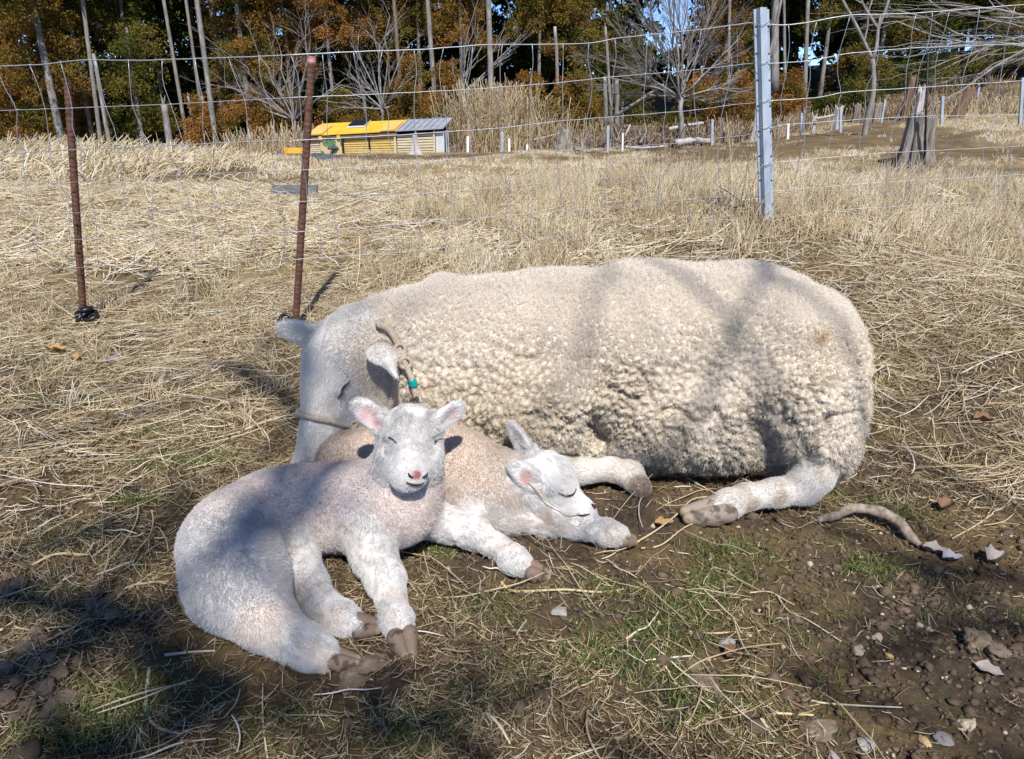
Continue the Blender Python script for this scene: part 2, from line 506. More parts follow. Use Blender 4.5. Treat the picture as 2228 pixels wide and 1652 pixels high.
def standing(q, L, lean, K=5, base_ang=None, bend=.5):
    n = len(q); a = RNG.uniform(0, 2 * math.pi, n) if base_ang is None else base_ang
    t = np.linspace(0, 1, K)[None]
    s = np.clip(np.abs(lean), 0, 1.4)[:, None]
    h = np.sin(s * (.4 + .6 * t) * 1.0) * t; v = np.cos(s * (.4 + bend * t)) * t
    z0 = ground_z(q[:, 0], q[:, 1]) - .004
    return np.stack([q[:, :1] + np.cos(a)[:, None] * h * L[:, None], q[:, 1:] + np.sin(a)[:, None] * h * L[:, None], z0[:, None] + np.maximum(v * L[:, None], .003)], -1)
def patch(s, seed, lo, hi):
    return lambda x, y: sstep(lo, hi, fbm(np.stack([x * s, y * s, 0 * x], 1), 3, seed))
def stuff(name, label, pts, rad, m, tint):
    o = curves_obj(name, pts, rad, m, tint=np.clip(tint, 0, 1))
    return tag(o, label, kind='stuff')
def cat(*a): return np.concatenate(a)
tap = np.array([.7, 1, 1, .9, .5])
M_WIRE = simple_mat('galvanised wire', [(.3, (.30, .32, .34)), (.7, (.48, .50, .53))], 40, .42, 0, .5, metal=.55)
M_GALV = simple_mat('galvanised steel', [(.3, (.30, .36, .42)), (.5, (.42, .48, .54)), (.7, (.52, .57, .62))], 24, .5, .0004, .5, st=(1, 1, .35), metal=.35)
M_RUST = simple_mat('rusty steel', [(.25, (.055, .028, .020)), (.5, (.12, .060, .042)), (.75, (.20, .105, .070))], 55, .8, .0008)

# ================================================================ the field's edge: shed, posts, stumps, trees
def wood_mat(name, stops, st=(1, 1, 6), scale=14, b=.004): return simple_mat(name, stops, scale, .9, b, .1, st)
M_BARK = wood_mat('pale bark', [(.25, (.11, .10, .09)), (.5, (.24, .22, .20)), (.75, (.40, .38, .35))], (1, 1, .25), 18, .01)
M_BARKB = wood_mat('brown bark', [(.25, (.10, .07, .05)), (.5, (.20, .14, .10)), (.75, (.30, .22, .16))], (1, 1, .2), 18, .01)
M_STUMP = wood_mat('weathered stump', [(.28, (.05, .035, .025)), (.45, (.24, .20, .16)), (.7, (.50, .46, .42))], (6, 6, .6), 7, .03)
M_STUMPW = wood_mat('bleached wood', [(.25, (.25, .23, .21)), (.5, (.48, .45, .42)), (.75, (.68, .66, .63))], (5, 5, .7), 7, .02)
M_STUMPB = wood_mat('brown stump', [(.25, (.08, .05, .035)), (.5, (.20, .13, .09)), (.75, (.33, .23, .16))], (5, 5, .7), 7, .02)
M_WHITE, _t, _b = mat('white plastic', .5, .4); _b.inputs['Base Color'].default_value = (.78, .78, .76, 1)
def foliage_mat():
    m, t, b = mat('cedar foliage', .8, .1)
    a = NN(t, 'ShaderNodeAttribute', attribute_name='tint')
    c = ramp(t, a.outputs['Fac'], [(0, (.018, .034, .009)), (.3, (.075, .090, .016)), (.55, (.175, .135, .028)), (.78, (.245, .130, .030)), (1, (.34, .155, .042))])
    t.links.new(c, b.inputs['Base Color'])
    tr = NN(t, 'ShaderNodeBsdfTranslucent'); t.links.new(c, tr.inputs[0])
    mx = NN(t, 'ShaderNodeMixShader'); mx.inputs[0].default_value = .2
    t.links.new(b.outputs[0], mx.inputs[1]); t.links.new(tr.outputs[0], mx.inputs[2])
    t.links.new(mx.outputs[0], t.nodes['Material Output'].inputs[0])
    return m
M_FOL = foliage_mat()
def sprays(C_, R_, n_, size, tint, rg):
    """leaf-sized sprays over clumps: centres (m,3), radii (m,), count per clump"""
    k = np.repeat(np.arange(len(C_)), n_)
    d = nrm(rg.normal(size=(len(k), 3)) + np.array([0, 0, .15])); rr = R_[k] * rg.uniform(.45, 1.08, len(k)) ** .7
    c = C_[k] + d * rr[:, None] * np.array([1, 1, .8])
    ax = nrm(d + np.array([0, 0, -.15]) + rg.normal(0, .45, d.shape)); sd = nrm(np.cross(ax, rg.normal(size=d.shape)))
    L = size * rg.uniform(.6, 1.35, len(k)); w = L * rg.uniform(.28, .5, len(k))
    P = np.stack([c - ax * L[:, None] * .5, c + sd * w[:, None] * .5 - ax * L[:, None] * .05, c + ax * L[:, None] * .5, c - sd * w[:, None] * .5 + ax * L[:, None] * .1], 1)
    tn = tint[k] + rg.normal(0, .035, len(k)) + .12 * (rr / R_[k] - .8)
    return P, tn
def foliage_obj(name, P, tn, parent, m=None):
    n = len(P)
    o = mesh_obj(name, P.reshape(-1, 3), np.arange(n * 4).reshape(n, 4), m or M_FOL, parent, smooth=False)
    a = o.data.attributes.new('tint', 'FLOAT', 'POINT'); a.data.foreach_set('value', np.repeat(np.clip(tn, 0, 1), 4).astype(np.float32))
    return o
def limb_tree(mb, base, tip, r, depth, rg, spread=.6, n=4, ratio=.62, rise=.15, minr=.004, rt=.5):
    """recursive bare limbs"""
    base = np.array(base); tip = np.array(tip); L = np.linalg.norm(tip - base); d = (tip - base) / L
    k = 6; s = np.linspace(0, 1, k)[:, None]
    wig = np.cumsum(rg.normal(0, .035, (k, 3)), 0) * L; wig -= wig[:1]; wig *= s
    path = base + (tip - base) * s + wig
    mb.tube(path, r * (1 - (1 - rt) * s[:, 0]), 6 if r > .02 else 4, caps=False)
    if depth == 0 or r * rt < minr: return
    for j in range(n):
        f = rg.uniform(.3, 1.0) if j else 1.0
        i = min(int(f * (k - 1)), k - 1); p = path[i]
        dd = nrm((d + rg.normal(0, spread, 3) * np.array([1, .8, .7]) + np.array([0, 0, rise]))[None])[0]
        limb_tree(mb, p, p + dd * L * ratio * rg.uniform(.7, 1.2), r * (1 - (1 - rt) * f) * rg.uniform(.5, .75), depth - 1, rg, spread, n, ratio, rise, minr, rt)
def at(px, py, y):  return PY(px, py, y)
def gnd(px, y, py=300):
    p = PY(px, py, y); return np.array([p[0], y, float(ground_z(p[0:1], p[1:2])[0])])
def wpx(w, y): return w / FPX * (y * CP + .5)

# ---- cedars: (px, y, crown z range, radius, tint, seed, trunk width px, name)
def cedar(px, y, z0, z1, R, tint, label, group, seed, tw=10, dens=1.0, size=.045, top=9.0, bush=False, bark=None):
    rg = np.random.default_rng(seed); b = gnd(px, y); b[2] -= .1
    e_ = empty('cedar_bush' if bush else 'cedar_tree', b, label, 'shrub' if bush else 'tree', group)
    H = (z1 if bush else max(top, z1)) - b[2]
    tr = wpx(tw, y) / 2
    s = np.linspace(0, 1, 12)
    path = b + np.stack([.03 * np.sin(s * 3 + seed), .03 * np.cos(s * 2 + seed), s * H], 1)
    mb = MB(); mb.tube(path, tr * (1 - .72 * s) * (1 + .5 * np.exp(-s * 30)), 10)
    mb.build('trunk', bark or M_BARK, e_)
    Cn = []; Rn = []; T = []
    n_br = int((z1 - z0) / .16 * 4.3 * dens * (1.0 if not bush else 1.3))
    for k in range(n_br):
        f = rg.random(); z = z0 + (z1 - z0) * f
        a = rg.uniform(0, 6.28); prof = (1 - .45 * f) if not bush else math.sqrt(max(.05, 1 - f ** 2)); reach = R * prof * rg.uniform(.55, 1.1)
        bt = tint + rg.normal(0, .13)
        for t in np.linspace(.35, 1, 4):
            c = np.array([path[0, 0] + math.cos(a) * reach * t, path[0, 1] + math.sin(a) * reach * t, z - .25 * reach * t * t + .10 * t + rg.normal(0, .04)])
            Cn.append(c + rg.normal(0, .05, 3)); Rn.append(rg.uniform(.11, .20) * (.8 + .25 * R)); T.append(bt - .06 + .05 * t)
    P, tn = sprays(np.array(Cn), np.array(Rn), int(34 * min(2.9, (.10 / size) ** 1.3)) if not bush else 110, size, np.array(T), rg)
    if not bush and top > z1 + .5:          # the upper crown, above the picture: larger sprays
        m = int((top - z1) * 26 * R * dens); f = rg.random(m); a = rg.uniform(0, 6.28, m); rr = R * 1.15 * (1 - .8 * f) * np.sqrt(rg.random(m))
        c = np.stack([path[0, 0] + np.cos(a) * rr, path[0, 1] + np.sin(a) * rr, z1 + (top - z1) * f], 1)
        P2, t2_ = sprays(c, rg.uniform(.2, .4, m), 16, .30, np.full(m, tint), rg)
        P = np.concatenate([P, P2]); tn = np.concatenate([tn, t2_])
    foliage_obj('crown', P, tn, e_)
    return e_
RU = 'rust tinged cedar trees along the edge of the wood'
def zrow(row, y): return float(PY(1114, row, y)[2])
# front row: px, y, top row (or None), bottom row of crown, R, tint, trunk px width
front = [(42, 15.5, None, 330, .95, .80, 7, 'rust brown cedar farthest left at the edge of the wood'),
         (-60, 15.0, None, 320, 1.0, .78, 12, 'rust brown cedar cut by the left edge of the view'),
         (130, 15.2, None, 200, .95, .72, 18, 'thick pale trunked cedar leaning out beside the shorter rusty bar'),
         (175, 17.0, 30, 330, .6, .62, 9, 'slender cedar with a short rust crown left of the olive cedar'),
         (205, 16.4, None, 85, .85, .44, 10, 'green cedar with a slim pale trunk bare below a high crown'),
         (310, 16.0, 60, 285, .95, .47, 15, 'olive green cedar with a dense rounded crown and thick broken trunk'),
         (300, 17.8, None, 70, .9, .42, 8, 'green cedar behind the olive one'),
         (545, 16.4, None, 275, 1.0, .62, 12, 'brown olive cedar hanging thick foliage left of the taller rusty bar'),
         (640, 17.0, None, 150, 1.0, .74, 8, 'rust cedar behind the bare shrub'),
         (730, 16.6, None, 105, 1.0, .90, 9, 'bright rust cedar above the yellow shed'),
         (800, 17.6, None, 120, .9, .70, 8, 'mixed green and rust cedar above the shed roof'),
         (1010, 17.5, None, 95, .85, .80, 8, 'rust cedar left of the tall bare pole trunk'),
         (920, 17.8, None, 80, .8, .62, 9, 'olive cedar with a thin trunk behind the shed'),
         (1170, 17.0, None, 115, .9, .60, 8, 'olive brown cedar right of the tall bare pole trunk'),
         (1270, 17.0, None, 130, .9, .64, 9, 'olive rust cedar with its trunk bare in the middle'),
         (1350, 18.5, 85, 260, .9, .45, 9, 'low green cedar below the gap of blue sky'),
         (1545, 17.5, None, 220, .75, .86, 8, 'rust cedar just right of the blue sky, behind the bare tree'),
         (1600, 18.5, None, 250, .8, .50, 6, 'green cedar between the bare tree and the steel post'),
         (1890, 18.0, None, 200, 1.0, .46, 9, 'olive cedar behind the forked young tree'),
         (2000, 19.0, None, 190, 1.1, .40, 9, 'dark green cedar behind the black post'),
         (2120, 19.0, None, 150, 1.1, .42, 10, 'dark cedar under the bare drooping boughs'),
         (2260, 19.0, None, 150, 1.2, .44, 10, 'dark cedar at the far right edge of the wood'),
         (1770, 18.5, None, 60, .9, .34, 9, 'dark cedar with a high crown right of the steel post')]
for i, (px, y, tr_, br_, R, ti, tw, lab) in enumerate(front):
    cedar(px, y, zrow(br_, y), zrow(-40 if tr_ is None else tr_, y), R, ti, lab, RU, 100 + i, tw, top=(9.5 if tr_ is None else 0), dens=1.0)
bushes = [(905, 15.2, 140, 262, .62, .74, 'round rust cedar bush right behind the shed roof'), (975, 15.8, 150, 240, .5, .78, 'smaller rust bush beside the pampas grass'),
          (1150, 15.6, 175, 285, .8, .74, 'broad rust bush left of the cut poles'), (1245, 15.3, 165, 290, .75, .72, 'rust bush in front of the cut poles'), (1200, 15.0, 235, 300, .6, .70, 'low rust bush over the pampas grass'),
          (560, 15.4, 215, 285, .8, .86, 'low rust bush between the two rusty bars'), (450, 15.2, 235, 330, .55, .92, 'orange rust bush at the dark hollow'), (640, 15.6, 225, 280, .7, .80, 'rust bush left of the shed'),
          (760, 15.8, 205, 262, .6, .66, 'olive bush above the solar panel'), (1585, 15.5, 180, 262, .55, .80, 'rust bush behind the bare tree trunk'), (1700, 16.5, 178, 240, .5, .84, 'rust bush right of the steel post'),
          (1500, 16.2, 205, 275, .7, .60, 'olive bush under the bare tree'), (1790, 17, 215, 245, .35, .40, 'small green bush by the white stake'), (100, 15.5, 235, 345, .7, .70, 'brown bush low beside the leaning thick trunk'),
          (1860, 17, 190, 260, .7, .42, 'dark green bush behind the forked tree')]
for i, (px, y, tr_, br_, R, ti, lab) in enumerate(bushes):
    cedar(px, y, zrow(br_, y) - .15, zrow(tr_, y), R, ti, lab, 'low cedar bushes at the edge of the wood', 300 + i, 6, bush=True, dens=1.0, size=.045)
# the wood behind: dark evergreens, copied
rg = np.random.default_rng(5)
proto = []
for k in range(3):
    y0 = 22.0
    p = cedar(1114, y0, .2, 4.2, 1.25, .22, 'dark evergreen deep in the wood behind', 'dark evergreens deep in the wood', 500 + k, 10, dens=.75, size=.17, top=11)
    proto.append(p)
first = set()
def copy_tree(o, loc, rz, s):
    c = o.copy(); C.objects.link(c); c.location = loc; c.rotation_euler = (0, 0, rz); c.scale = (s, s, s)
    for ch in o.children:
        d_ = ch.copy(); C.objects.link(d_); d_.parent = c
    return c
for row, (y, n) in enumerate(((20.5, 23), (23.0, 26), (26.5, 28), (31, 30))):
    for j in range(n):
        px = -800 + (2228 + 1600) * (j + .5 * (row % 2) + rg.uniform(-.2, .2)) / n
        if 1345 < px < 1505 and True: continue
        if 1290 < px < 1560 and y > 24: continue
        g_ = gnd(px, y + rg.uniform(-.7, .7)); k = int(rg.integers(3)); sc_ = rg.uniform(.85, 1.2)
        if k not in first:
            first.add(k); o = proto[k]; o.location = g_; o.rotation_euler = (0, 0, rg.uniform(0, 6)); o.scale = (sc_,) * 3
        else: copy_tree(proto[k], g_, rg.uniform(0, 6.28), sc_)
# low green trees under the sky gap, farther off
for i, (px, y, row, R) in enumerate(((1385, 30, 95, 1.4), (1450, 33, 110, 1.6), (1510, 31, 70, 1.3), (1330, 32, 30, 1.5))):
    cedar(px, y, zrow(280, y), zrow(row, y), R, .35, ('green treetop low under the blue gap', 'darker treetop low under the blue gap', 'treetop right of the blue gap', 'taller treetop left of the blue gap')[i], 'treetops under the sky', 700 + i, 10, top=0, dens=.8, size=.2)

# ---- trunks standing clear
def trunk(px0, r0, px1, r1, y, w, label, m=None, name='slender_tree', cat='tree', broken=False, lean=0.0, w1=None, group='pale trunks at the edge of the wood'):
    y = min(y, 14.9) if px0 < 480 and w >= 9 else y
    a, b = PY(px0, r0, y), PY(px1, r1, y); rg = np.random.default_rng(int(px0 * 7 + r0))
    if r0 > 200 and not lean: a[2] = min(a[2], float(ground_z(a[0:1], np.array([y]))[0])) - .08
    if r1 <= 5: b = a + (b - a) * 2.6
    s = np.linspace(0, 1, 14)[:, None]
    path = a + (b - a) * s + np.cumsum(rg.normal(0, .006, (14, 3)), 0) * s
    r = wpx(w, y) / 2; r2 = wpx(w1 if w1 else w * .72, y) / 2
    mb = MB(); mb.tube(path, (r + (r2 - r) * s[:, 0]) * (1 + .35 * np.exp(-s[:, 0] * 14)) * (1 + rg.normal(0, .03, 14)), 10); 
    if broken:
        for k in range(5): mb.tube([path[-1] + rg.normal(0, r2 * .5, 3), path[-1] + rg.normal(0, r2 * .4, 3) + np.array([0, 0, r2 * rg.uniform(1, 3.5)])], [r2 * .35, r2 * .05], 5)
    if broken: name, cat = 'snag', 'dead tree'
    return tag(mb.build(name, m or M_BARK), label, cat, group)
trunk(218, 346, 179, 0, 15.8, 9, 'slim pale trunk beside the dark gap, right of the shorter rusty bar')
trunk(58, 352, 37, 0, 15.9, 6, 'thin pale trunk leftmost of all')
trunk(243, 344, 205, 120, 16.2, 11, 'grey trunk at the left of the olive cedar', w1=7)
trunk(300, 338, 262, 0, 17.5, 7, 'thin trunk half behind the olive cedar')
trunk(399, 235, 357, 0, 17.6, 8, 'thin shaded trunk inside the dark gap')
trunk(437, 225, 405, 0, 18.2, 7, 'thinner shaded trunk next to the thick pale one')
trunk(467, 285, 428, 0, 16.6, 11, 'tall pale trunk bordering the dark gap on its right')
trunk(480, 240, 460, 0, 17.4, 14, 'thick brown trunk wrapped in dry vines', M_BARKB)
trunk(371, 322, 356, 228, 15.6, 17, 'short thick broken trunk under the olive cedar', broken=True, w1=13)
trunk(424, 270, 409, 211, 15.4, 7, 'snapped pale snag, left one of two in the dark gap', broken=True)
trunk(449, 262, 438, 210, 15.4, 8, 'snapped pale snag, right one of two in the dark gap', broken=True)
trunk(880, 270, 857, 0, 16.4, 8, 'thin reddish trunk above the shed', M_BARKB)
trunk(953, 262, 931, 0, 16.3, 10, 'pale trunk rising behind the grey end of the shed')
trunk(1072, 268, 1063, 0, 15.0, 12, 'straight pale trunk standing alone in the pampas grass', w1=11)
trunk(1222, 290, 1212, 60, 16.2, 9, 'pale trunk among the rust bushes')
trunk(1336, 262, 1323, 54, 15.2, 7, 'thin dead pole, tallest of the three cut poles', broken=True, w1=5.5)
trunk(1320, 272, 1319, 169, 15.1, 10, 'short cut pole, left one of the three', w1=9)
trunk(1345, 262, 1342, 172, 15.4, 11, 'short cut pole, right one of the three', w1=9)
trunk(1011, 270, 1008, 210, 15.6, 8, 'short broken stub in the pampas grass', broken=True)
trunk(919, 190, 905, 142, 16.2, 6, 'little leaning stub above the round rust bush', broken=True)
trunk(1590, 220, 1588, 0, 17.0, 7, 'slim pale trunk left of the steel post')
trunk(1603, 180, 1602, 0, 17.4, 6, 'second slim trunk left of the steel post')
trunk(1685, 200, 1688, 0, 16.0, 16, 'thick pale trunk close to the right of the steel post', w1=13)
trunk(1708, 190, 1706, 0, 17.2, 6, 'thin trunk beside the thick one right of the steel post')
trunk(1752, 245, 1757, 0, 17.0, 9, 'grey trunk in the shade right of the steel post')
trunk(1672, 135, 1700, 0, 15.5, 6, 'thin pale stem leaning across the thick trunk', lean=1)
trunk(1337, 254, 1446, 184, 14.9, 7, 'dead log leaning up to the bare tree', lean=1, name='leaning_log', cat='log')

# ---- bare broadleaved trees
def bare_tree(name, label, base, forks, r, seed, depth=3, spread=.42, n=4, ratio=.55, rise=.1, m=None, minr=.003, cat='bare tree'):
    rg = np.random.default_rng(seed); e_ = empty(name, base, label, cat)
    mb = MB(); s = np.linspace(0, 1, 6)[:, None]; top = forks[0][0]
    mb.tube(base + (np.array(top) - base) * s + rg.normal(0, .01, (6, 3)) * s, r * (1 - .25 * s[:, 0]) * (1 + .5 * np.exp(-s[:, 0] * 8)), 9); mb.build('trunk', m or M_BARK, e_)
    mb = MB()
    for a, b, rr in forks: limb_tree(mb, a, b, rr, depth, rg, spread, n, ratio, rise, minr)
    mb.build('crown', m or M_BARK, e_)
    return e_
y = 14.2; f = PY(1481, 222, y); rg = np.random.default_rng(11); fk = []
for px, row in ((1345, 150), (1372, 90), (1400, 50), (1440, 10), (1475, -30), (1500, -20), (1530, 25), (1565, 70), (1598, 110), (1605, 165), (1590, 205), (1360, 190), (1352, 120), (1420, 30), (1455, -10), (1550, 40), (1580, 140), (1395, 165), (1510, 60), (1470, 60), (1430, 90)):
    t = PY(px, row, y + rg.uniform(-1.0, 1.0)); fk.append((f + np.array([0, 0, rg.uniform(-.05, .45) * (1 if row < 100 else .3)]), t, .020))
bare_tree('bare_tree', 'spreading bare grey tree with fine fan-shaped twigs before the blue sky gap', gnd(1485, y), fk, .050, 12, 3, .34, 6, .46, .06, minr=.0008)
y = 14.9; f = PY(831, 240, y); fk = []
for px, row in ((745, 235), (760, 170), (790, 110), (815, 70), (850, 60), (870, 120), (890, 170), (880, 225), (800, 150), (770, 200)): fk.append((f + np.array([0, 0, .02]), PY(px, row, y + rg.uniform(-.6, .6)), .020))
bare_tree('bare_shrub', 'low bare grey shrub with crooked branches over the yellow roof', gnd(831, y), fk, .035, 14, 3, .5, 4, .5, .1, minr=.0012)
y = 15.0; f = PY(640, 262, y); fk = []
for px, row in ((490, 170), (510, 150), (560, 120), (600, 110), (640, 100), (680, 90), (700, 130), (730, 180), (560, 200), (520, 215), (600, 180), (670, 170)): fk.append((f, PY(px, row, y + rg.uniform(-.5, .5)), .020))
bare_tree('bare_shrub', 'bare branching shrub arching behind the taller rusty bar', gnd(640, y), fk, .03, 15, 3, .5, 4, .5, .0, minr=.0012)
y = 15.3; f = PY(1005, 205, y); fk = []
for px, row in ((1020, 30), (1045, 60), (990, 90), (1130, 95), (1110, 120), (980, 150)): fk.append((f, PY(px, row, y + rg.uniform(-.3, .3)), .018))
bare_tree('bare_sapling', 'thin bare sapling beside the straight pale trunk', gnd(1008, y), fk, .028, 16, 2, .4, 4, .5, .1)
# forked young tree on the right
y = 12.3; b = gnd(1880, y, 295); e_ = empty('forked_tree', b, 'young forked tree with pale curving trunk before the dark wood on the right', 'bare tree')
mb = MB(); P_ = np.array([b - np.array([0, 0, .05]), PY(1886, 262, y), PY(1898, 215, y), PY(1901, 170, y), PY(1898, 128, y)]); mb.tube(spline(P_, 16), np.linspace(wpx(12, y) / 2, wpx(9, y) / 2, 16), 10); mb.build('trunk', M_BARK, e_)
mb = MB(); r_ = wpx(8, y) / 2
for pts, w0, w1 in (([(1898, 128), (1882, 95), (1860, 50), (1833, 0), (1815, -40)], 8, 5), ([(1899, 130), (1908, 95), (1911, 60), (1924, 30), (1935, -5), (1945, -40)], 8, 5), ([(1910, 62), (1893, 35), (1876, 5), (1868, -30)], 6, 4), ([(1880, 93), (1887, 60), (1890, 25), (1898, 0), (1902, -30)], 4, 3), ([(1876, 8), (1858, -2), (1840, -8)], 3, 2), ([(1935, 0), (1955, -8)], 3, 2)):
    mb.tube(spline([PY(a, c, y) for a, c in pts], 14), np.linspace(wpx(w0, y) / 2, wpx(w1, y) / 2, 14), 8)
mb.build('branch', M_BARK, e_)
# drooping bare boughs at the right edge
y = 15.5; e0 = gnd(2330, y); f = PY(2330, 60, y); fk = []
for px, row in ((2030, 20), (1990, 60), (2010, 0), (2070, 120), (1980, 90), (2040, 155), (2100, 40), (2150, 140), (2060, 190), (1940, 40), (2120, 0), (2000, 140)): fk.append((f + np.array([0, 0, rg.uniform(-.5, .3)]), PY(px, row, y + rg.uniform(-1, 1)), .022))
bare_tree('bare_tree', 'bare tree leaning in from the right with long drooping twiggy boughs', e0, fk, .09, 18, 3, .25, 5, .36, -.05, minr=.003)

# ---- pampas and dry reeds
def reeds(spots, label, seed, tint=.58):
    rg_ = np.random.default_rng(seed); Q = []; L = []
    for px, y, n, w, h in spots:
        b = gnd(px, y); Q.append(b[:2] + rg_.normal(0, 1, (n, 2)) * np.array([wpx(w, y) / 2.2, .22])); L.append(rg_.uniform(.45, 1.1, n) * h)
    Q = np.concatenate(Q); L = np.concatenate(L)
    pts = standing(Q, L, np.abs(rg_.normal(.28, .2, len(Q))), 6, bend=1.1)
    return stuff('dry_reeds', label, pts, .0055 * np.array([.8, .8, .7, .6, .6, 1.1]), M_STRAW, rg_.normal(tint, .15, len(Q)))
reeds([(1010, 14.7, 300, 60, 1.25), (1060, 14.6, 420, 70, 1.3), (1110, 14.7, 420, 70, 1.25), (1160, 14.8, 300, 60, 1.0), (1090, 14.2, 260, 120, .65), (1210, 14.7, 160, 70, .7)], 'tall dry pampas grass right of the shed', 21, .50)
reeds([(420, 13.2, 130, 80, .5), (500, 13.6, 200, 80, .72), (560, 13.8, 220, 80, .75), (620, 14.0, 200, 70, .75), (660, 14.2, 120, 40, .7)], 'dry reeds in front of the dark wood, left of the shed', 22, .55)
reeds([(1600, 14.4, 140, 70, 0.34), (1680, 14.6, 112, 60, 0.34), (1760, 15.5, 140, 70, 0.37), (1930, 16, 182, 120, 0.34), (2080, 14.5, 266, 160, 0.34), (2190, 13.8, 224, 90, 0.37), (1480, 14.6, 220, 120, .5), (1300, 14.5, 160, 90, .5), (2120, 16.5, 210, 160, 0.50)], 'dry reeds and brambles along the right side of the field', 23, .50)

# ---- the slatted hut
def hut():
    y = 13.6
    A, B = PY(676, 343, y), PY(948, 340, y - .35)       # front bottom corners of the slatted wall
    zb = min(A[2], B[2]) - .05
    dx = (B - A); dx[2] = 0; Wd = np.linalg.norm(dx); ux = dx / Wd; uy = np.array([-ux[1], ux[0], 0])
    zt0 = PY(676, 299, y)[2]; zt1 = PY(948, 284, y - .35)[2]
    h = empty('slatted_hut', A, 'long low slatted hut with yellow sheet roof and grey metal end', 'hut')
    wd_y = wood_mat('yellow stained boards', [(.3, (.50, .35, .10)), (.6, (.66, .49, .17)), (.8, (.70, .57, .29))], (2, 2, 12), 5, .003)
    wd_p = wood_mat('pale boards', [(.3, (.50, .40, .26)), (.6, (.64, .55, .39)), (.8, (.72, .65, .52))], (2, 2, 12), 5, .003)
    dark, _t, _b = mat('dark inside', .95, .05); _b.inputs['Base Color'].default_value = (.03, .022, .016, 1)
    yel = simple_mat('yellow roof sheet', [(.3, (.62, .36, .03)), (.6, (.74, .47, .05)), (.85, (.78, .56, .12))], 5, .6, 0, .3)
    yel2 = simple_mat('orange yellow sheet', [(.3, (.68, .40, .12)), (.7, (.76, .47, .16))], 5, .6, 0, .3)
    grey = simple_mat('grey corrugated sheet', [(.3, (.25, .27, .32)), (.7, (.36, .38, .43))], 6, .5, 0, .4)
    L = lambda u, d_, z: A + ux * (u * Wd) + uy * d_ + np.array([0, 0, z - A[2]])
    zt = lambda u: zt0 + (zt1 - zt0) * u
    def slab(mb, u0, u1, z0, z1, d0, d1):
        V_ = [L(u, d_, zz(u)) for u in (u0, u1) for d_ in (d0, d1) for zz in (z0, z1)]
        mb.add(V_, [(0, 1, 3, 2), (4, 6, 7, 5), (0, 4, 5, 1), (2, 3, 7, 6), (0, 2, 6, 4), (1, 5, 7, 3)])
    K = lambda c: (lambda u: c)
    mb = MB(); slab(mb, .0, 1.0, K(zb), lambda u: zt(u) + .05, .06, .9); mb.build('shade_core', dark, h)  # near-black block standing in for the shade behind the slats
    nsl = 9
    segs = [(0, .09, wd_p, (0, 9)), (.27, .70, wd_y, (0, 9)), (.70, 1.0, wd_p, (0, 9))]
    for k in range(nsl):
        for u0, u1, m_, _ in segs:
            lo = lambda u, k=k: zb + .06 + (zt(u) - zb - .10) * (k / nsl) + .0
            hi = lambda u, k=k: zb + .06 + (zt(u) - zb - .10) * ((k + .74) / nsl)
            mb = MB(); slab(mb, u0 + .003, u1 - .003, lo, hi, RNG.uniform(-.008, .008), .03); mb.build('slat', m_, h, smooth=False)
    for u in (.275, .485, .69, .995):
        mb = MB(); slab(mb, u - .006, u + .006, K(zb), zt, -.03, -.01 if u in (.275,) else .0); mb.build('upright', dark if u < .6 else wd_p, h, smooth=False)
    # patterned cloth panel (big round leaves on a tan ground)
    m_, t, b = mat('leaf print cloth', .85, .1); v = NN(t, 'ShaderNodeTexVoronoi', Scale=5.2); t.links.new(objvec(t), v.inputs['Vector'])
    v.inputs['Randomness'].default_value = .55
    n_ = noise(t, 40, 3, .6, objvec(t))
    g_ = ramp(t, n_, [(.4, (.04, .14, .06)), (.6, (.16, .26, .10))])
    t.links.new(mixc(t, ramp(t, v.outputs['Distance'], [(.40, (1, 1, 1)), (.46, (0, 0, 0))]), (.55, .42, .24), g_), b.inputs['Base Color'])
    mb = MB(); slab(mb, .095, .265, lambda u: zb + .05, lambda u: zt(u) - .02, -.035, -.01); mb.build('cloth_panel', m_, h, smooth=False)
    for u in (.105, .25):
        mb = MB(); slab(mb, u - .013, u + .013, lambda u: zt(u) - .05, lambda u: zt(u) + .01, -.07, -.036); mb.build('clip', yel, h, smooth=False)
    # roof: sloping sheets, rising to the back
    rise = PY(690, 270, y + .62)[2] - zt0 - .03
    def roof(u0, u1, m_, name, d0=-.07, d1=.62, t0=.0, lift=0.0, f0=0, f1=1):
        V_ = []
        for u in (u0, u1):
            for f_ in (f0, f1):
                for q in (0, .018): V_.append(L(u, d0 + (d1 - d0) * f_, zt(u) + .02 + lift + rise * f_ * (1 - .15 * u) + q))
        mb = MB(); mb.add(V_, [(0, 1, 3, 2), (4, 6, 7, 5), (0, 4, 5, 1), (2, 3, 7, 6), (0, 2, 6, 4), (1, 5, 7, 3)]); return mb.build(name, m_, h, smooth=False)
    roof(.0, .71, yel, 'roof')
    roof(.005, .125, yel2, 'roof_sheet', lift=.022, f0=-.02, f1=.72)
    roof(.585, .70, yel2, 'roof_sheet', lift=.022, f0=-.02, f1=.72)
    g = roof(.715, 1.075, grey, 'metal_roof', d0=-.09)
    for k in range(7): roof(.72 + k * .05, .728 + k * .05, grey, 'roof_rib', d0=-.095, lift=.018)
    sol, _t, _b = mat('solar panel glass', .2, .6); _b.inputs['Base Color'].default_value = (.012, .016, .03, 1)
    frm, _t, _b = mat('panel frame', .4, .5); _b.inputs['Base Color'].default_value = (.6, .62, .65, 1)
    p0 = roof(.275, .415, frm, 'solar_panel', lift=.024, f0=.44, f1=.98)
    for k in range(4):
        c = roof(.279 + k * .0338, .310 + k * .0338, sol, 'solar_cell', lift=.044, f0=.48, f1=.94); c.parent = p0
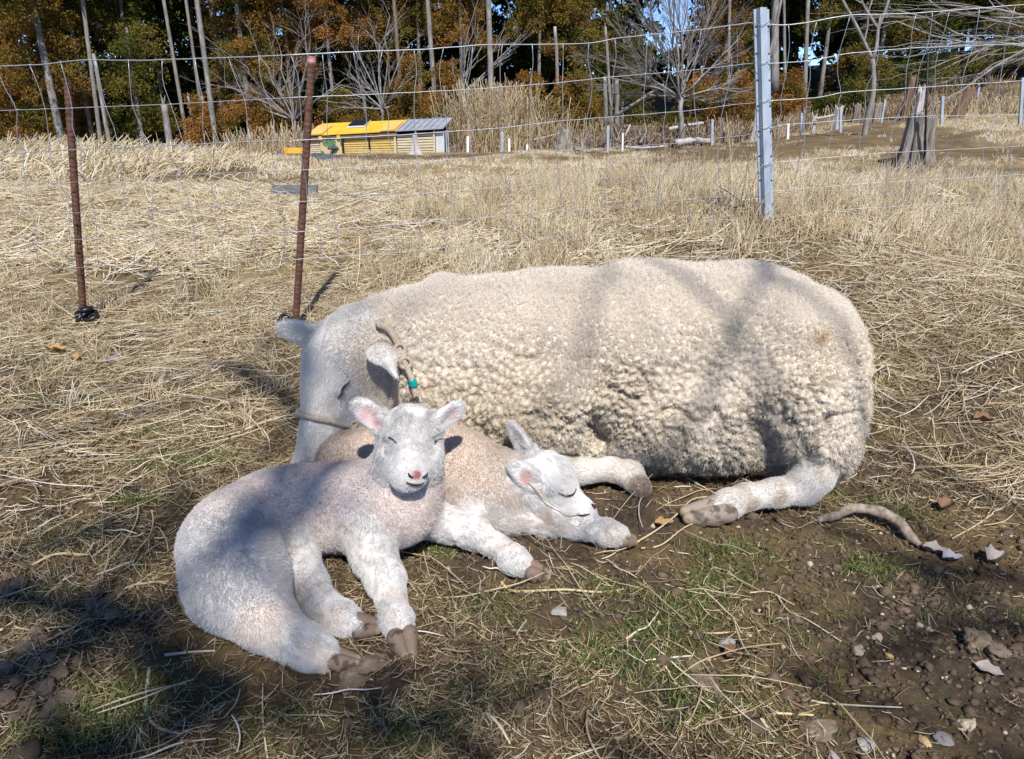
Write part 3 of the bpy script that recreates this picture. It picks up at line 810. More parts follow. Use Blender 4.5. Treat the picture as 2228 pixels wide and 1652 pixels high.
    mb = MB(); slab(mb, .0, .71, lambda u: zt(u) - .045, lambda u: zt(u) + .005, -.05, -.02); mb.build('eave_board', M_STUMPB, h, smooth=False)
    # side door frame at the right end
    fr = PY(985, 335, y - .3)
    mb = MB(); slab(mb, 1.005, 1.07, lambda u: zb + .16, lambda u: zt(1) - .01, .0, .02); mb.build('side_panel', simple_mat('pale sheet', [(.3, (.45, .47, .48)), (.7, (.6, .62, .62))], 8), h, smooth=False)
    for u in (1.085, 1.10):
        mb = MB(); slab(mb, u - .004, u + .004, K(zb), lambda u: zt(1), .0, .025); mb.build('door_post', M_GALV, h, smooth=False)
    mb = MB(); slab(mb, 1.0, 1.11, lambda u: zb + .12, lambda u: zb + .145, -.03, -.005); mb.build('rail', M_WHITE, h, smooth=False)
    return A, ux, uy, Wd, zb
HA, hux, huy, HW, hzb = hut()
M_YB = simple_mat('orange yellow board', [(.3, (.68, .36, .03)), (.7, (.76, .44, .06))], 6, .6)
a = PY(620, 343, 13.5); b_ = PY(657, 322, 13.5); mb = MB(); mb.box((a[0], 13.5, a[2] - .1), (b_[0] + .05, 13.55, b_[2])); tag(mb.build('yellow_board', M_YB, smooth=False), 'plain orange yellow board standing left of the hut', 'board')
# rocks by the hut
def rock(name, label, c, r, m, cat, seed, sq=(1, 1, .7), group=None, rough=.35):
    rg_ = np.random.default_rng(seed); bm_ = bmesh.new(); bmesh.ops.create_icosphere(bm_, subdivisions=4 if r < .05 else 3, radius=1)
    v = np.array([q.co[:] for q in bm_.verts]); f_ = [[x.index for x in q.verts] for q in bm_.faces]; bm_.free()
    v = v * (1 + rough * fbm(v * 1.3 + seed, 3, seed))[:, None]
    for _ in range(5):
        n_ = nrm(rg_.normal(size=(1, 3)))[0]; h_ = rg_.uniform(.55, .85); dd = np.maximum(v @ n_ - h_, 0); v = v - dd[:, None] * n_ * .85
    v = v * (1 + (.16 if 'clod' in name else .04) * fbm(v * 4 + seed, 4, seed + 3))[:, None]
    v = v * np.array(sq) * r; a_ = rg_.uniform(0, 6.28); R2 = np.array([[math.cos(a_), -math.sin(a_), 0], [math.sin(a_), math.cos(a_), 0], [0, 0, 1]]); v = v @ R2.T
    return tag(mesh_obj(name, v + np.array(c), f_, m, smooth=True), label, cat, group)
M_STONE = simple_mat('grey stone', [(.3, (.14, .14, .15)), (.7, (.27, .27, .28))], 30, .85, .002)
M_SLATE = simple_mat('dark blue stone', [(.3, (.05, .06, .075)), (.7, (.11, .125, .15))], 12, .7, .004)
rock('dark_stone', 'larger dark blue grey stone lying before the hut', GP(716, 348, .03), .13, M_SLATE, 'stone', 3, (1.2, .8, .5))
rock('dark_stone', 'smaller dark stone against the foot of the hut', GP(690, 342, .03), .085, M_SLATE, 'stone', 4, (1.1, .8, .7))
rock('dark_stone', 'flat dark stone hung on the leaf print cloth', HA + hux * HW * .215 - huy * .08 + np.array([0, 0, .17]), .085, M_SLATE, 'stone', 6, (1.4, .4, .5))
# posts and stakes
def stake(px, r0, r1, y, w, m, label, name, cat, group, sq=True, tipx=0):
    a = gnd(px, y, r1); a[2] -= .05; b = PY(px + tipx, r0, y); r = wpx(w, y) / 2
    mb = MB()
    if sq:
        s = np.array([(-r, -r), (r, -r), (r, r), (-r, r)]); V_ = [np.array([a[0] + p, a[1] + q, a[2]]) for p, q in s] + [np.array([b[0] + p, b[1] + q, b[2]]) for p, q in s]
        mb.add(V_, [(3, 2, 1, 0), (4, 5, 6, 7), (0, 1, 5, 4), (1, 2, 6, 5), (2, 3, 7, 6), (3, 0, 4, 7)])
    else: mb.tube([a, b], r, 8)
    return tag(mb.build(name, m, smooth=not sq), label, cat, group)
GW = 'white stakes across the field'; GG = 'grey metal posts across the field'
stake(1018, 297, 345, 13.2, 5, M_WHITE, 'white stake nearest the hut, the tallest of the white stakes', 'white_stake', 'stake', GW)
stake(1108, 302, 339, 13.4, 4.5, M_WHITE, 'white stake in front of the pampas grass', 'white_stake', 'stake', GW)
stake(1147, 315, 339, 13.4, 4.5, M_WHITE, 'short white stake at the right end of the pampas grass', 'white_stake', 'stake', GW)
stake(1355, 290, 322, 13.6, 3.5, M_WHITE, 'thin white stake before the fallen logs', 'white_stake', 'stake', GW)
stake(1715, 269, 297, 13.4, 4.5, M_WHITE, 'white stake just right of the steel post', 'white_stake', 'stake', GW)
stake(1093, 287, 337, 13.6, 5, M_GALV, 'grey post in the pampas grass', 'metal_post', 'post', GG)
stake(1323, 274, 326, 13.5, 5, M_GALV, 'grey post below the three cut poles', 'metal_post', 'post', GG)
stake(1550, 260, 313, 13.4, 5, M_GALV, 'grey post right of the bare tree', 'metal_post', 'post', GG)
stake(1744, 246, 292, 13.8, 4, M_GALV, 'thin grey post by the white stake', 'metal_post', 'post', GG)
stake(1829, 236, 292, 13.5, 5, M_GALV, 'grey post against the pale stump', 'metal_post', 'post', GG)
stake(1918, 216, 262, 14.5, 4, M_GALV, 'tilted grey post with a small metal head', 'metal_post', 'post', GG, tipx=8)
stake(2051, 209, 264, 12.8, 5, M_GALV, 'grey post on the slope behind the weathered stump', 'metal_post', 'post', GG)
stake(2225, 169, 253, 11.5, 5.5, M_GALV, 'grey post at the right edge of the view', 'metal_post', 'post', GG)
stake(2130, 182, 215, 15, 4, M_GALV, 'distant grey post on the right slope', 'metal_post', 'post', GG)
M_BLACK, _t, _b = mat('black steel', .5, .3); _b.inputs['Base Color'].default_value = (.015, .014, .014, 1)
stake(2019, 122, 334, 7.9, 4.5, M_BLACK, 'thin black rod standing beside the weathered stump', 'black_rod', 'rod', None, False, tipx=0)
# stumps
def stump(px, rt, rb, y, wt, wb, label, m, seed, lean=0.0, jag=.08, roots=5, name='tree_stump'):
    rg_ = np.random.default_rng(seed); b = gnd(px, y, rb); zt_ = PY(px, rt, y)[2]; H = zt_ - b[2] + .04; b[2] -= .04
    n, K = 72, 22; rt_, rb_ = wpx(wt, y) / 2, wpx(wb, y) / 2; V_ = []
    ph = rg_.uniform(0, 6.28, 4); a = np.arange(n) * 2 * math.pi / n
    flute = .10 * np.sin(a * roots + ph[0]) + .07 * np.sin(a * (roots * 2 + 1) + ph[1]) + .05 * np.sin(a * 17 + ph[2])
    topj = H * (1 + jag * (np.sin(a * 2 + ph[3]) + .6 * np.sin(a * 5 + ph[1])))
    for k in range(K):
        f = k / (K - 1); r = rt_ + (rb_ - rt_) * (1 - f) ** 2.2
        rr = r * (1 + flute * (.5 + 1.6 * (1 - f) ** 2)) * (1 + .05 * fbm(np.stack([np.cos(a) * 3, np.sin(a) * 3, 0 * a + f * 2], 1), 3, seed))
        V_.append(np.stack([b[0] + np.cos(a) * rr + lean * f * H, b[1] + np.sin(a) * rr, b[2] + f * topj], 1))
    c = V_[-1].mean(0); V_.append(c + (V_[-1] - c) * .55 - np.array([0, 0, .006])); V_ = np.concatenate(V_ + [c[None] - np.array([0, 0, .012])])
    F_ = [(k * n + j, k * n + (j + 1) % n, (k + 1) * n + (j + 1) % n, (k + 1) * n + j) for k in range(K) for j in range(n)] + [(K * n + j, K * n + (j + 1) % n, len(V_) - 1) for j in range(n)]
    return tag(mesh_obj(name, V_, F_, m), label, 'stump', 'stumps left in the cleared field')
stump(1987, 251, 352, 8.1, 54, 70, 'big weathered grey stump with deep dark cracks, on the right slope', M_STUMP, 1, jag=.02)
stump(1974, 170, 230, 14.5, 15, 20, 'tall thin brown stump behind the weathered one', M_STUMPB, 2)
stump(2000, 194, 232, 14.3, 14, 20, 'small bleached white stump behind the weathered one', M_STUMPW, 3, jag=.12)
stump(2080, 192, 240, 13.5, 16, 26, 'leaning brown stump high on the right slope', M_STUMPB, 4, lean=.35)
stump(1821, 234, 266, 14.2, 16, 19, 'pale stump beside a grey post', M_STUMPW, 5)
stump(1643, 236, 304, 13.6, 13, 16, 'pale upright stump half hidden by the steel post', M_STUMPW, 6)
stump(1902, 226, 262, 15.0, 22, 26, 'grey stump behind the forked tree', M_STUMP, 7)
stump(1864, 228, 250, 15.5, 14, 17, 'small grey stump left of the forked tree', M_STUMP, 8)
stump(905, 296, 345, 12.6, 13, 36, 'flared silver stump in front of the hut', M_STUMPW, 9, jag=.14)
stump(1228, 280, 340, 13.2, 22, 46, 'old stump with spreading roots in mid field', M_STUMP, 10, jag=.10)
stump(1770, 254, 270, 14.2, 9, 11, 'tiny pale stump right of the steel post', M_STUMPW, 12)
def log(pts, y, w, label, m, group='bleached logs at the field edge', name='fallen_log'):
    P_ = [PY(a, b, y + d_) for a, b, d_ in pts]; mb = MB(); q = spline(P_, 14); mb.tube(q, wpx(w, y) / 2 * (1 + .12 * np.sin(np.arange(14) * 1.7)) * np.linspace(1, .7, 14), 9)
    return tag(mb.build(name, m), label, 'log', group)
log([(1250, 322, 0), (1280, 332, -.2), (1297, 338, -.3)], 13.2, 9, 'root arm reaching right from the old stump', M_STUMP)
log([(1470, 312, 0), (1510, 306, .1), (1545, 308, .3)], 13.8, 16, 'thick bleached log lying under the bare tree', M_STUMPW)
log([(1455, 282, 0), (1490, 274, .1), (1530, 268, .2)], 14.2, 9, 'bleached log propped behind the thick one', M_STUMPW)
log([(1360, 320, 0), (1400, 322, 0), (1450, 318, .1)], 13.7, 6, 'thin log flat on the ground left of the thick one', M_STUMPW)
log([(1392, 312, 0), (1405, 290, 0), (1402, 268, .1)], 13.8, 6, 'forked upright driftwood piece', M_STUMP)
log([(1360, 296, 0), (1366, 284, 0), (1371, 272, .1)], 14, 5, 'short upright bleached stick', M_STUMPW)
log([(1150, 306, .2), (1190, 298, .2), (1240, 284, .3)], 14.2, 5, 'pale pole lying in the brambles', M_STUMPW)
log([(1775, 258, 0), (1800, 254, 0), (1815, 250, .1)], 14.1, 5, 'short log running to the pale stump', M_STUMPW)
log([(1538, 262, 0), (1542, 280, 0), (1541, 292, 0)], 14.1, 12, 'brown log end standing on the pile', M_STUMPB)
# twiggy brush along the edge
def brush(spots, label, seed):
    rg_ = np.random.default_rng(seed); P_ = []
    for px, row, y, n, w, h in spots:
        b = gnd(px, y, row); k = rg_.integers(0, 99)
        q = b[:2] + rg_.normal(0, 1, (n, 2)) * np.array([wpx(w, y) / 2.2, .25])
        P_.append(standing(q, rg_.uniform(.3, 1, n) * h, np.abs(rg_.normal(.75, .35, n)), 5))
    P_ = np.concatenate(P_)
    return stuff('brushwood', label, P_, .006 * tap, M_BRUSH, rg_.random(len(P_)))
M_BRUSH = curve_mat('dead twigs', [(0, (.10, .06, .045)), (.5, (.22, .15, .11)), (1, (.40, .34, .29))], 0, .85)
brush([(1400, 300, 14.2, 240, 150, .5), (1290, 305, 14.2, 160, 90, .45), (1500, 290, 14.6, 220, 130, .5), (1600, 285, 14.5, 160, 90, .5), (1700, 270, 15, 160, 100, .45), (1200, 315, 14, 100, 70, .35), (1010, 330, 14.0, 80, 40, .35), (2050, 225, 15.5, 160, 160, .5)], 'reddish brown brushwood heaped along the field edge', 31)

# ================================================================ fence, stakes and posts
def fdepth(px): return float(np.interp(px, [-200, 180, 640, 1668, 2228, 2500], [2.62, 2.60, 2.56, 2.98, 2.90, 2.86]))
def FP(px, py): return PY(px, py, fdepth(px))
ROWS = [
    [(-90, 147), (0, 144), (90, 141), (180, 130), (298, 132), (418, 128), (540, 124), (668, 118), (790, 112), (920, 108), (1060, 97), (1180, 97), (1285, 95), (1337, 84), (1430, 74), (1523, 65), (1643, 48), (1673, 53), (1710, 56), (1770, 47), (1842, 33), (1979, 30), (2110, 20), (2228, 10), (2330, 4)],
    [(-90, 242), (0, 241), (140, 236), (351, 228), (499, 220), (668, 211), (783, 207), (1021, 195), (1211, 181), (1316, 169), (1445, 158), (1523, 151), (1645, 137), (1677, 139), (1768, 132), (1838, 117), (1979, 105), (2228, 95), (2330, 90)],
    [(-90, 340), (0, 336), (140, 327), (299, 320), (527, 309), (661, 305), (870, 294), (1091, 279), (1211, 264), (1390, 250), (1523, 239), (1578, 230), (1649, 223), (1680, 219), (1772, 214), (1842, 200), (1979, 192), (2228, 176), (2330, 172)],
    [(-90, 410), (0, 405), (200, 394), (453, 378), (632, 372), (740, 366), (880, 359), (943, 351), (1090, 338), (1215, 329), (1460, 313), (1640, 292), (1689, 273), (1902, 258), (2022, 253), (2228, 250), (2330, 246)],
    [(-90, 474), (0, 470), (200, 462), (640, 440), (880, 425), (1215, 396), (1460, 378), (1660, 356), (1902, 334), (2228, 318), (2330, 314)],
    [(-90, 535), (0, 530), (200, 520), (640, 505), (880, 488), (1215, 460), (1460, 438), (1660, 418), (1902, 398), (2228, 380), (2330, 376)],
    [(-90, 596), (0, 590), (200, 580), (640, 565), (880, 548), (1215, 515), (1460, 492), (1660, 470), (1902, 452), (2228, 436), (2330, 430)]]
fence = empty('wire_fence', (0, 2.7, 0), 'sagging galvanised stock fence of square wire netting behind the sheep', 'fence')
rowP = []
for k, r in enumerate(ROWS):
    px = np.array([a for a, b in r], float); xx = np.linspace(px[0], px[-1], 260)
    yy = np.interp(xx, px, [b for a, b in r]); yy = yy + .9 * np.sin(xx * .083 + k * 2) * np.interp(k, [0, 6], [.5, 1])
    yy = np.convolve(np.pad(yy, 2, 'edge'), np.ones(5) / 5, 'valid')
    P_ = np.array([FP(a, b) for a, b in zip(xx, yy)]); rowP.append(P_)
    mb = MB(); mb.tube(P_, .0018 if k == 0 else .0014 if k < 3 else .0010, 6); mb.build('wire', M_WIRE, fence)
STAY = [-18, 56, 125, 202, 274, 348, 420, 494, 561, 631, 700, 768, 831, 900, 965, 1028, 1093, 1158, 1225, 1281, 1337, 1410, 1460, 1523, 1583, 1710, 1770, 1840, 1905, 1981, 2015, 2051, 2114, 2190, 2260]
for i, px in enumerate(STAY):
    X0 = FP(px, 100)[0]; pts = []
    x = X0
    for k, P_ in enumerate(rowP):
        z = np.interp(x, P_[:, 0], P_[:, 2]); y = np.interp(x, P_[:, 0], P_[:, 1])
        if pts:
            a = pts[-1]; pts.append(np.array([(a[0] + x) / 2 + RNG.normal(0, .006), (a[1] + y) / 2 + RNG.normal(0, .004), (a[2] + z) / 2]))
        pts.append(np.array([x, y, z])); x = X0 + RNG.normal(0, .011) + (.012 if px < 700 else 0)
    mb = MB(); mb.tube(spline(pts, 30), .0011, 5)
    for q in pts[::2]: mb.tube([q - np.array([.004, 0, 0]), q + np.array([.0035, 0, 0])], .0024, 6)
    mb.build('stay', M_WIRE, fence)

def rebar(name, base, topp, r, label):
    base = np.array(base); topp = np.array(topp); L = np.linalg.norm(topp - base)
    e_ = empty(name, base, label, 'stake', 'rusty reinforcing bars used as fence stakes')
    n = int(L / .0035); s = np.linspace(0, 1, n)
    rr = r * (1 + .10 * (np.abs(((s * L / .0165) % 1) - .5) < .16))
    mb = MB(); mb.tube(base + (topp - base) * s[:, None], rr, 14); mb.build('bar', M_RUST, e_)
    return e_
b1, t1 = GP(181, 700, -.03), PY(147, 180, 2.62)
b2, t2 = GP(639, 716, -.03), PY(679, 124, 2.58)
s1 = rebar('steel_stake', b1, t1, .0118, 'shorter rusty ribbed bar with a plain top and black hose at its foot')
s2 = rebar('steel_stake', b2, t2, .0118, 'taller rusty ribbed bar with pink paint on its top')
M_PINK = simple_mat('pink paint', [(.3, (.55, .22, .22)), (.7, (.75, .40, .38))], 90, .6)
d2 = (t2 - b2) / np.linalg.norm(t2 - b2)
mb = MB(); mb.tube([t2 - d2 * .024, t2 - d2 * .008, t2 + d2 * .001], [.0128, .0132, .0105], 14); mb.build('paint_band', M_PINK, s2)
M_RUBBER, _t, _b = mat('black rubber hose', .35, .5); _b.inputs['Base Color'].default_value = (.012, .013, .016, 1)
def coil(name, label, c, R, r, n, seed, cat_):
    rg = np.random.default_rng(seed); mb = MB()
    for k in range(n):
        a = np.linspace(0, 2 * math.pi * .93, 26) + rg.uniform(0, 6)
        M = frame((rg.normal(0, .6), rg.normal(0, .6), 1), (1, 0.2, 0)); o = c + np.array([rg.normal(0, R * .35), rg.normal(0, R * .3), .012 * k])
        mb.tube(o + R * rg.uniform(.7, 1.1) * (np.cos(a)[:, None] * M[1] + np.sin(a)[:, None] * M[2]), r, 8)
    return tag(mb.build(name, M_RUBBER), label, cat_)
coil('rubber_hose', 'shiny black hose looped round the foot of the shorter rusty bar', GP(184, 706, .014), .024, .0072, 4, 3, 'hose')
coil('rubber_strip', 'black rubber strip tangled at the foot of the taller rusty bar', GP(628, 726, .012), .024, .0060, 5, 5, 'rubber strip')
# folded steel post
pb, pt = PY(1668, 478, 2.96), PY(1657, 18, 2.96)
post = empty('steel_post', pb, 'tall galvanised folded steel post with wire ties and bolt holes', 'post')
prof = [(-.027, .010), (-.027, .0), (-.018, .0), (-.012, -.023), (.012, -.023), (.018, .0), (.027, .0), (.027, .010)]
prof = np.array(prof); inn = prof.copy(); inn[:, 1] += .0025; inn[[0, 1]] += (.0025, 0); inn[[6, 7]] -= (.0025, 0); inn[[3, 4]] += [(.0012, 0), (-.0012, 0)]
loop = np.vstack([prof, inn[::-1]])
d = pt - pb; n = 2; V_ = []; F_ = []
for k in range(n):
    V_ += [pb + d * k / (n - 1) + np.array([a, b, (.004 * math.cos(a * 120) if k else 0)]) for a, b in loop]
m_ = len(loop)
F_ = [(j, (j + 1) % m_, m_ + (j + 1) % m_, m_ + j) for j in range(m_)]
for k in (0, 1): F_ += [(k * m_ + j, k * m_ + j + 1, k * m_ + m_ - 2 - j, k * m_ + m_ - 1 - j) for j in range(7)]
mesh_obj('channel', np.array(V_), F_, M_GALV, post, smooth=False)
M_HOLE, _t, _b = mat('bolt hole', .9, .1); _b.inputs['Base Color'].default_value = (.03, .03, .035, 1)
for f in np.linspace(.08, .92, 8):
    for sx in (-.0225, .0225):
        c = pb + d * f + np.array([sx, -.0012, 0]); mb = MB(); mb.tube([c, c + np.array([0, .002, 0])], .0032, 10); mb.build('bolt_hole', M_HOLE, post)
for row in rowP[:5]:
    z = np.interp(pb[0], row[:, 0], row[:, 2]); x = pb[0] + d[0] * (z - pb[2]) / d[2]; y = pb[1] - .026
    mb = MB(); mb.tube(spline([(x - .034, y + .03, z + .004), (x - .016, y, z - .002), (x + .006, y - .002, z + .002), (x + .024, y + .012, z + .012), (x + .028, y + .012, z - .004), (x + .012, y + .001, z - .004)], 24), .0013, 5); mb.build('wire_tie', M_RUST if False else M_WIRE, post)

# regions: 0 wool trunk, 1 face, 2 leg, 3 ear, 4 neck
def head_shape(S, o, M, L, wid=1.0, kb=0.012, lamb=False, slit=True):
    """o poll, rows of M: axis, dorsal, lateral; L head length"""
    p = lambda a, u, l: o + L * (a * M[0] + u * M[1] + l * M[2] * wid)
    r = lambda *x: L * np.array([x[0], x[1], x[2] * wid])
    if not lamb:
        S.ell(p(.16, -.10, 0), r(.27, .235, .215), M, .03, 1)
        S.cone(p(.16, -.03, 0), p(.86, -.07, 0), .185 * L, .115 * L, .05, 1)
        S.cone(p(.30, -.24, 0), p(.86, -.15, 0), .16 * L, .085 * L, .04, 1)
        S.ell(p(.90, -.09, 0), r(.12, .135, .125), M, .03, 1)
        S.ell(p(.93, -.19, 0), r(.07, .06, .085), M, .02, 1)
        for s in (-1, 1):
            S.ell(p(.31, -.01, .165 * s), r(.10, .060, .065), M, .02, 1)
            S.ell(p(.42, -.02, .225 * s), r(.07, .05, .04), M, .02, 1, cut=True)       # brow
            S.ell(p(.36, -.235, .115 * s), r(.17, .13, .075), M, .03, 1)       # cheek
            S.ell(p(.385, -.075, .165 * s), r(.075, .05, .035), M, .012, 1)    # closed eye
    else:
        S.ell(p(.20, -.10, 0), r(.31, .29, .335), M, .03, 1)
        S.cone(p(.2, -.04, 0), p(.84, -.10, 0), .24 * L, .135 * L, .04, 1)
        S.cone(p(.35, -.24, 0), p(.82, -.15, 0), .19 * L, .10 * L, .03, 1)
        S.ell(p(.88, -.13, 0), r(.12, .14, .155), M, .02, 1)
        S.ell(p(.88, -.19, 0), r(.09, .08, .115), M, .02, 1)
        for s in (-1, 1):
            S.ell(p(.36, .0, .2 * s), r(.12, .08, .08), M, .02, 1)
            S.ell(p(.5, -.27, .23 * s), r(.22, .17, .13), M, .03, 1)
            S.ell(p(.46, -.02, .30 * s), r(.12, .07, .055), M, .02, 1, cut=True)
            S.ell(p(.47, -.06, .225 * s), r(.085, .06, .05), M, .010, 1)
            S.ell(p(.85, -.17, .09 * s), r(.09, .085, .07), M, .015, 1)
    return p

def ear_shape(S, base, tip, face, w, th, k=0.012, cup=0.5, reg=3):
    """a leaf-shaped ear from base to tip; FACE is where its hollow opens"""
    base, tip = np.array(base), np.array(tip)
    M = frame(tip - base, face); L = np.linalg.norm(tip - base)
    S.ell(base + (tip - base) * .50, (L * .56, th, w), M, k, reg)
    S.cone(base, base + (tip - base) * .35, w * .55, w * .45, .015, reg)
    S.ell(base + (tip - base) * .52 + M[1] * th * 1.3, (L * .43, th * cup * 2.2, w * .72), M, .006, reg, cut=True)
    return M

# ---------------------------------------------------------------- the ewe
EWE = SDF()
E_D = 1.70
e = lambda px, py, D, rpx: (PD(px, py, D), rpx * D / FPX)
def eell(px, py, D, rx, ry, rz_, k=0.075, rot=0.0):
    """ellipsoid: pixel half width, half height (metres as seen), depth half"""
    c = PD(px, py, D); s = D / FPX
    c_, s_ = math.cos(rot), math.sin(rot)
    M = np.array([[c_, s_, 0], [-s_, c_, 0], [0, 0, 1.0]])
    EWE.ell(c, ((rx - 14) * s, rz_ - .012, (ry - 13) * s), M, k, 0)
eell(1050, 838, 1.68, 250, 192, .19)              # shoulder and chest
eell(1200, 804, 1.71, 330, 212, .215)
eell(1450, 798, 1.75, 330, 228, .235)              # barrel
eell(1655, 818, 1.73, 208, 222, .23, .10)         # rump
eell(1745, 845, 1.66, 124, 190, .18, .08)         # near thigh
eell(1770, 955, 1.60, 92, 92, .10, .07)          # wool hanging over the hock
eell(1480, 918, 1.64, 165, 95, .11, .07)          # belly wool
eell(1180, 890, 1.57, 130, 95, .10, .06)          # brisket wool
EWE.chain([(PD(960, 770, 1.68), .15), (PD(850, 770, 1.62), .105), (PD(790, 765, 1.57), .082)], .07, 4)
# folds between chest, belly and thigh
def surf0(S, px, py):
    r = ray(px, py); t = 1.0
    for _ in range(300):
        d = S(np.array([EYE + r * t]))[0]
        if d < .001: break
        t += d * .8
    return EYE + r * t
FOLDS = [[surf0(EWE, *q) for q in pts] for pts in (((1302, 920), (1306, 950), (1298, 985)), ((1655, 905), (1662, 950), (1668, 1005)))]
for pts in FOLDS:
    for a, b in zip(pts, pts[1:]):
        m_ = (a + b) / 2; EWE.ell(m_, (.020, np.linalg.norm(b - a) * .75, .020), frame(camvec(.2, 0, 1), b - a), .05, 0, cut=True)
# head
EO = PD(736, 752, 1.555); EL = .296
EM = frame(camvec(-.25, -.93, .12), camvec(-.80, .05, .62))
eh = head_shape(EWE, EO, EM, EL)
EWE.cone(PD(770, 770, 1.58), eh(.2, -.2, 0), .08, .06, .05, 4)
LAT = EM[2] if EM[2].dot(camvec(.6, 0, .8)) > 0 else -EM[2]
LS = 1 if EM[2].dot(LAT) > 0 else -1
ear_shape(EWE, PD(722, 742, 1.56), PD(607, 711, 1.53), camvec(-.1, -.35, .9), .0265, .0085)
# near ear: a flap that folds forward and hangs
EWE.ell(PD(830, 775, 1.452), (.033, .0235, .0060), frame(camvec(.86, -.28, .05), camvec(-.12, -.72, .62)), .010, 3)
EWE.cone(PD(846, 788, 1.436), PD(863, 822, 1.422), .0105, .0022, .010, 3)
EWE.cone(PD(822, 762, 1.52), PD(833, 768, 1.465), .024, .019, .015, 3)
# eye line, mouth, nostril
if True:
    M = EM
    EWE.ell(eh(.90, -.165, .10 * LS), (.030, .0035, .025), frame(M[0] - .25 * M[1], M[1]), .006, 1, cut=True)
    EWE.ell(eh(.99, -.06, .06 * LS), (.012, .004, .008), frame(M[0] + M[1] * .5, M[1]), .005, 1, cut=True)
# foreleg folded beneath (we see forearm and knee), hind leg laid forward
EWE.chain([(PZ(1215, 1030, .06), .036), (PZ(1262, 1026, .05), .0255), (PZ(1325, 1022, .046), .0225), (PZ(1370, 1034, .038), .0255), (PZ(1392, 1058, .026), .021)], .014, 2)
EWE.chain([(PZ(1776, 1035, .06), .038), (PZ(1748, 1062, .040), .031), (PZ(1690, 1073, .033), .0265), (PZ(1625, 1082, .030), .0240), (PZ(1588, 1096, .026), .0265), (PZ(1560, 1104, .022), .0200)], .016, 2)

# ---------------------------------------------------------------- the front lamb
LA = SDF()
LA.chain([(PZ(530, 1152, .080), 0.0775), (PZ(605, 1120, .080), 0.0725), (PZ(700, 1106, .080), 0.068), (PZ(800, 1102, .09), 0.0703), (PZ(865, 1100, .10), 0.0646)], .05, 0)
LA.chain([(PZ(500, 1185, .092), 0.0790), (PZ(520, 1265, .075), 0.0665), (PZ(578, 1345, .05), 0.0437)], .04, 0)
LA.chain([(PZ(578, 1348, .048), 0.0370), (PZ(632, 1388, .036), 0.0262), (PZ(675, 1410, .031), 0.0255), (PZ(704, 1426, .025), 0.0195)], .025, 2)
LA.chain([(PZ(640, 1195, .05), 0.0378), (PZ(668, 1268, .04), 0.0295), (PZ(708, 1322, .034), 0.0225), (PZ(742, 1343, .032), 0.0225), (PZ(766, 1357, .030), 0.0190)], .02, 2)
LA.chain([(PZ(800, 1165, .07), 0.0462), (PZ(815, 1215, .050), 0.0335), (PZ(838, 1260, .042), 0.0285), (PZ(850, 1300, .034), 0.0195), (PZ(862, 1345, .032), 0.0215), (PZ(868, 1366, .028), 0.0190)], .02, 2)
LA.chain([(PZ(900, 1112, .07), 0.0378), (PZ(965, 1138, .045), 0.0302), (PZ(1028, 1156, .040), 0.0270), (PZ(1078, 1188, .030), 0.0180), (PZ(1112, 1214, .029), 0.0215), (PZ(1134, 1229, .026), 0.0185)], .02, 2)
AO = PD(892, 905, 1.345); AL = .139
AM = frame(camvec(.08, -.67, .74), camvec(0.04, .74, .66))
LA.chain([(PZ(865, 1095, .10), 0.0627), (PD(885, 1040, 1.36), 0.0551), (PD(893, 960, 1.37), 0.0475)], .04, 4)
ah = head_shape(LA, AO, AM, AL, 1.02, lamb=True)
ear_shape(LA, PD(838, 932, 1.325), PD(772, 876, 1.31), camvec(.15, -.35, .9), .0215, .0075)
ear_shape(LA, PD(946, 928, 1.325), PD(1005, 882, 1.34), camvec(.35, -.45, .8), .0205, .0075)

# ---------------------------------------------------------------- the lamb behind
LB = SDF()
LB.chain([(PZ(760, 1010, .085), 0.0760), (PZ(880, 1010, .09), 0.0808), (PZ(985, 1030, .085), 0.0836), (PZ(1065, 1060, .075), 0.0712)], .05, 0)
LB.chain([(PZ(1065, 1060, .08), 0.0665), (PZ(1110, 1052, .085), 0.0494), (PZ(1158, 1038, .08), 0.0420)], .04, 4)
LB.chain([(PZ(1050, 1110, .055), 0.0420), (PZ(1095, 1130, .035), 0.0260), (PZ(1190, 1136, .028), 0.0240), (PZ(1250, 1148, .023), 0.0175), (PZ(1318, 1159, .026), 0.0215), (PZ(1343, 1165, .024), 0.0185)], .02, 2)
BO = PD(1166, 1010, 1.445); BL = .144
BM = frame(camvec(.77, -.64, .04), camvec(.42, .62, .50))
bh = head_shape(LB, BO, BM, BL, lamb=True)
BLAT = 1 if BM[2].dot(camvec(-.2, -.2, 1)) > 0 else -1
ear_shape(LB, PD(1155, 1002, 1.445), PD(1112, 922, 1.43), camvec(-.7, .1, .7), .019, .0075)
ear_shape(LB, PD(1170, 1056, 1.41), PD(1112, 1010, 1.395), camvec(.25, -.1, .95), .018, .0075)

def skin_mat(name, rough=.8):
    m, t, b = mat(name, rough, .25)
    a = NN(t, 'ShaderNodeAttribute', attribute_name='col')
    n = noise(t, 220, 4, .7, objvec(t))
    t.links.new(mixc(t, ramp(t, n, [(.3, (0, 0, 0)), (.7, (.35, .35, .35))]), a.outputs['Color'], (.62, .52, .44), 'MULTIPLY'), b.inputs['Base Color'])
    b.inputs['Subsurface Weight'].default_value = .0
    return m
M_SKIN = skin_mat('animal skin')
M_WOOL = skin_mat('wool base', .95)
M_FUR = curve_mat('animal hair', None, .28, .75, 'col')

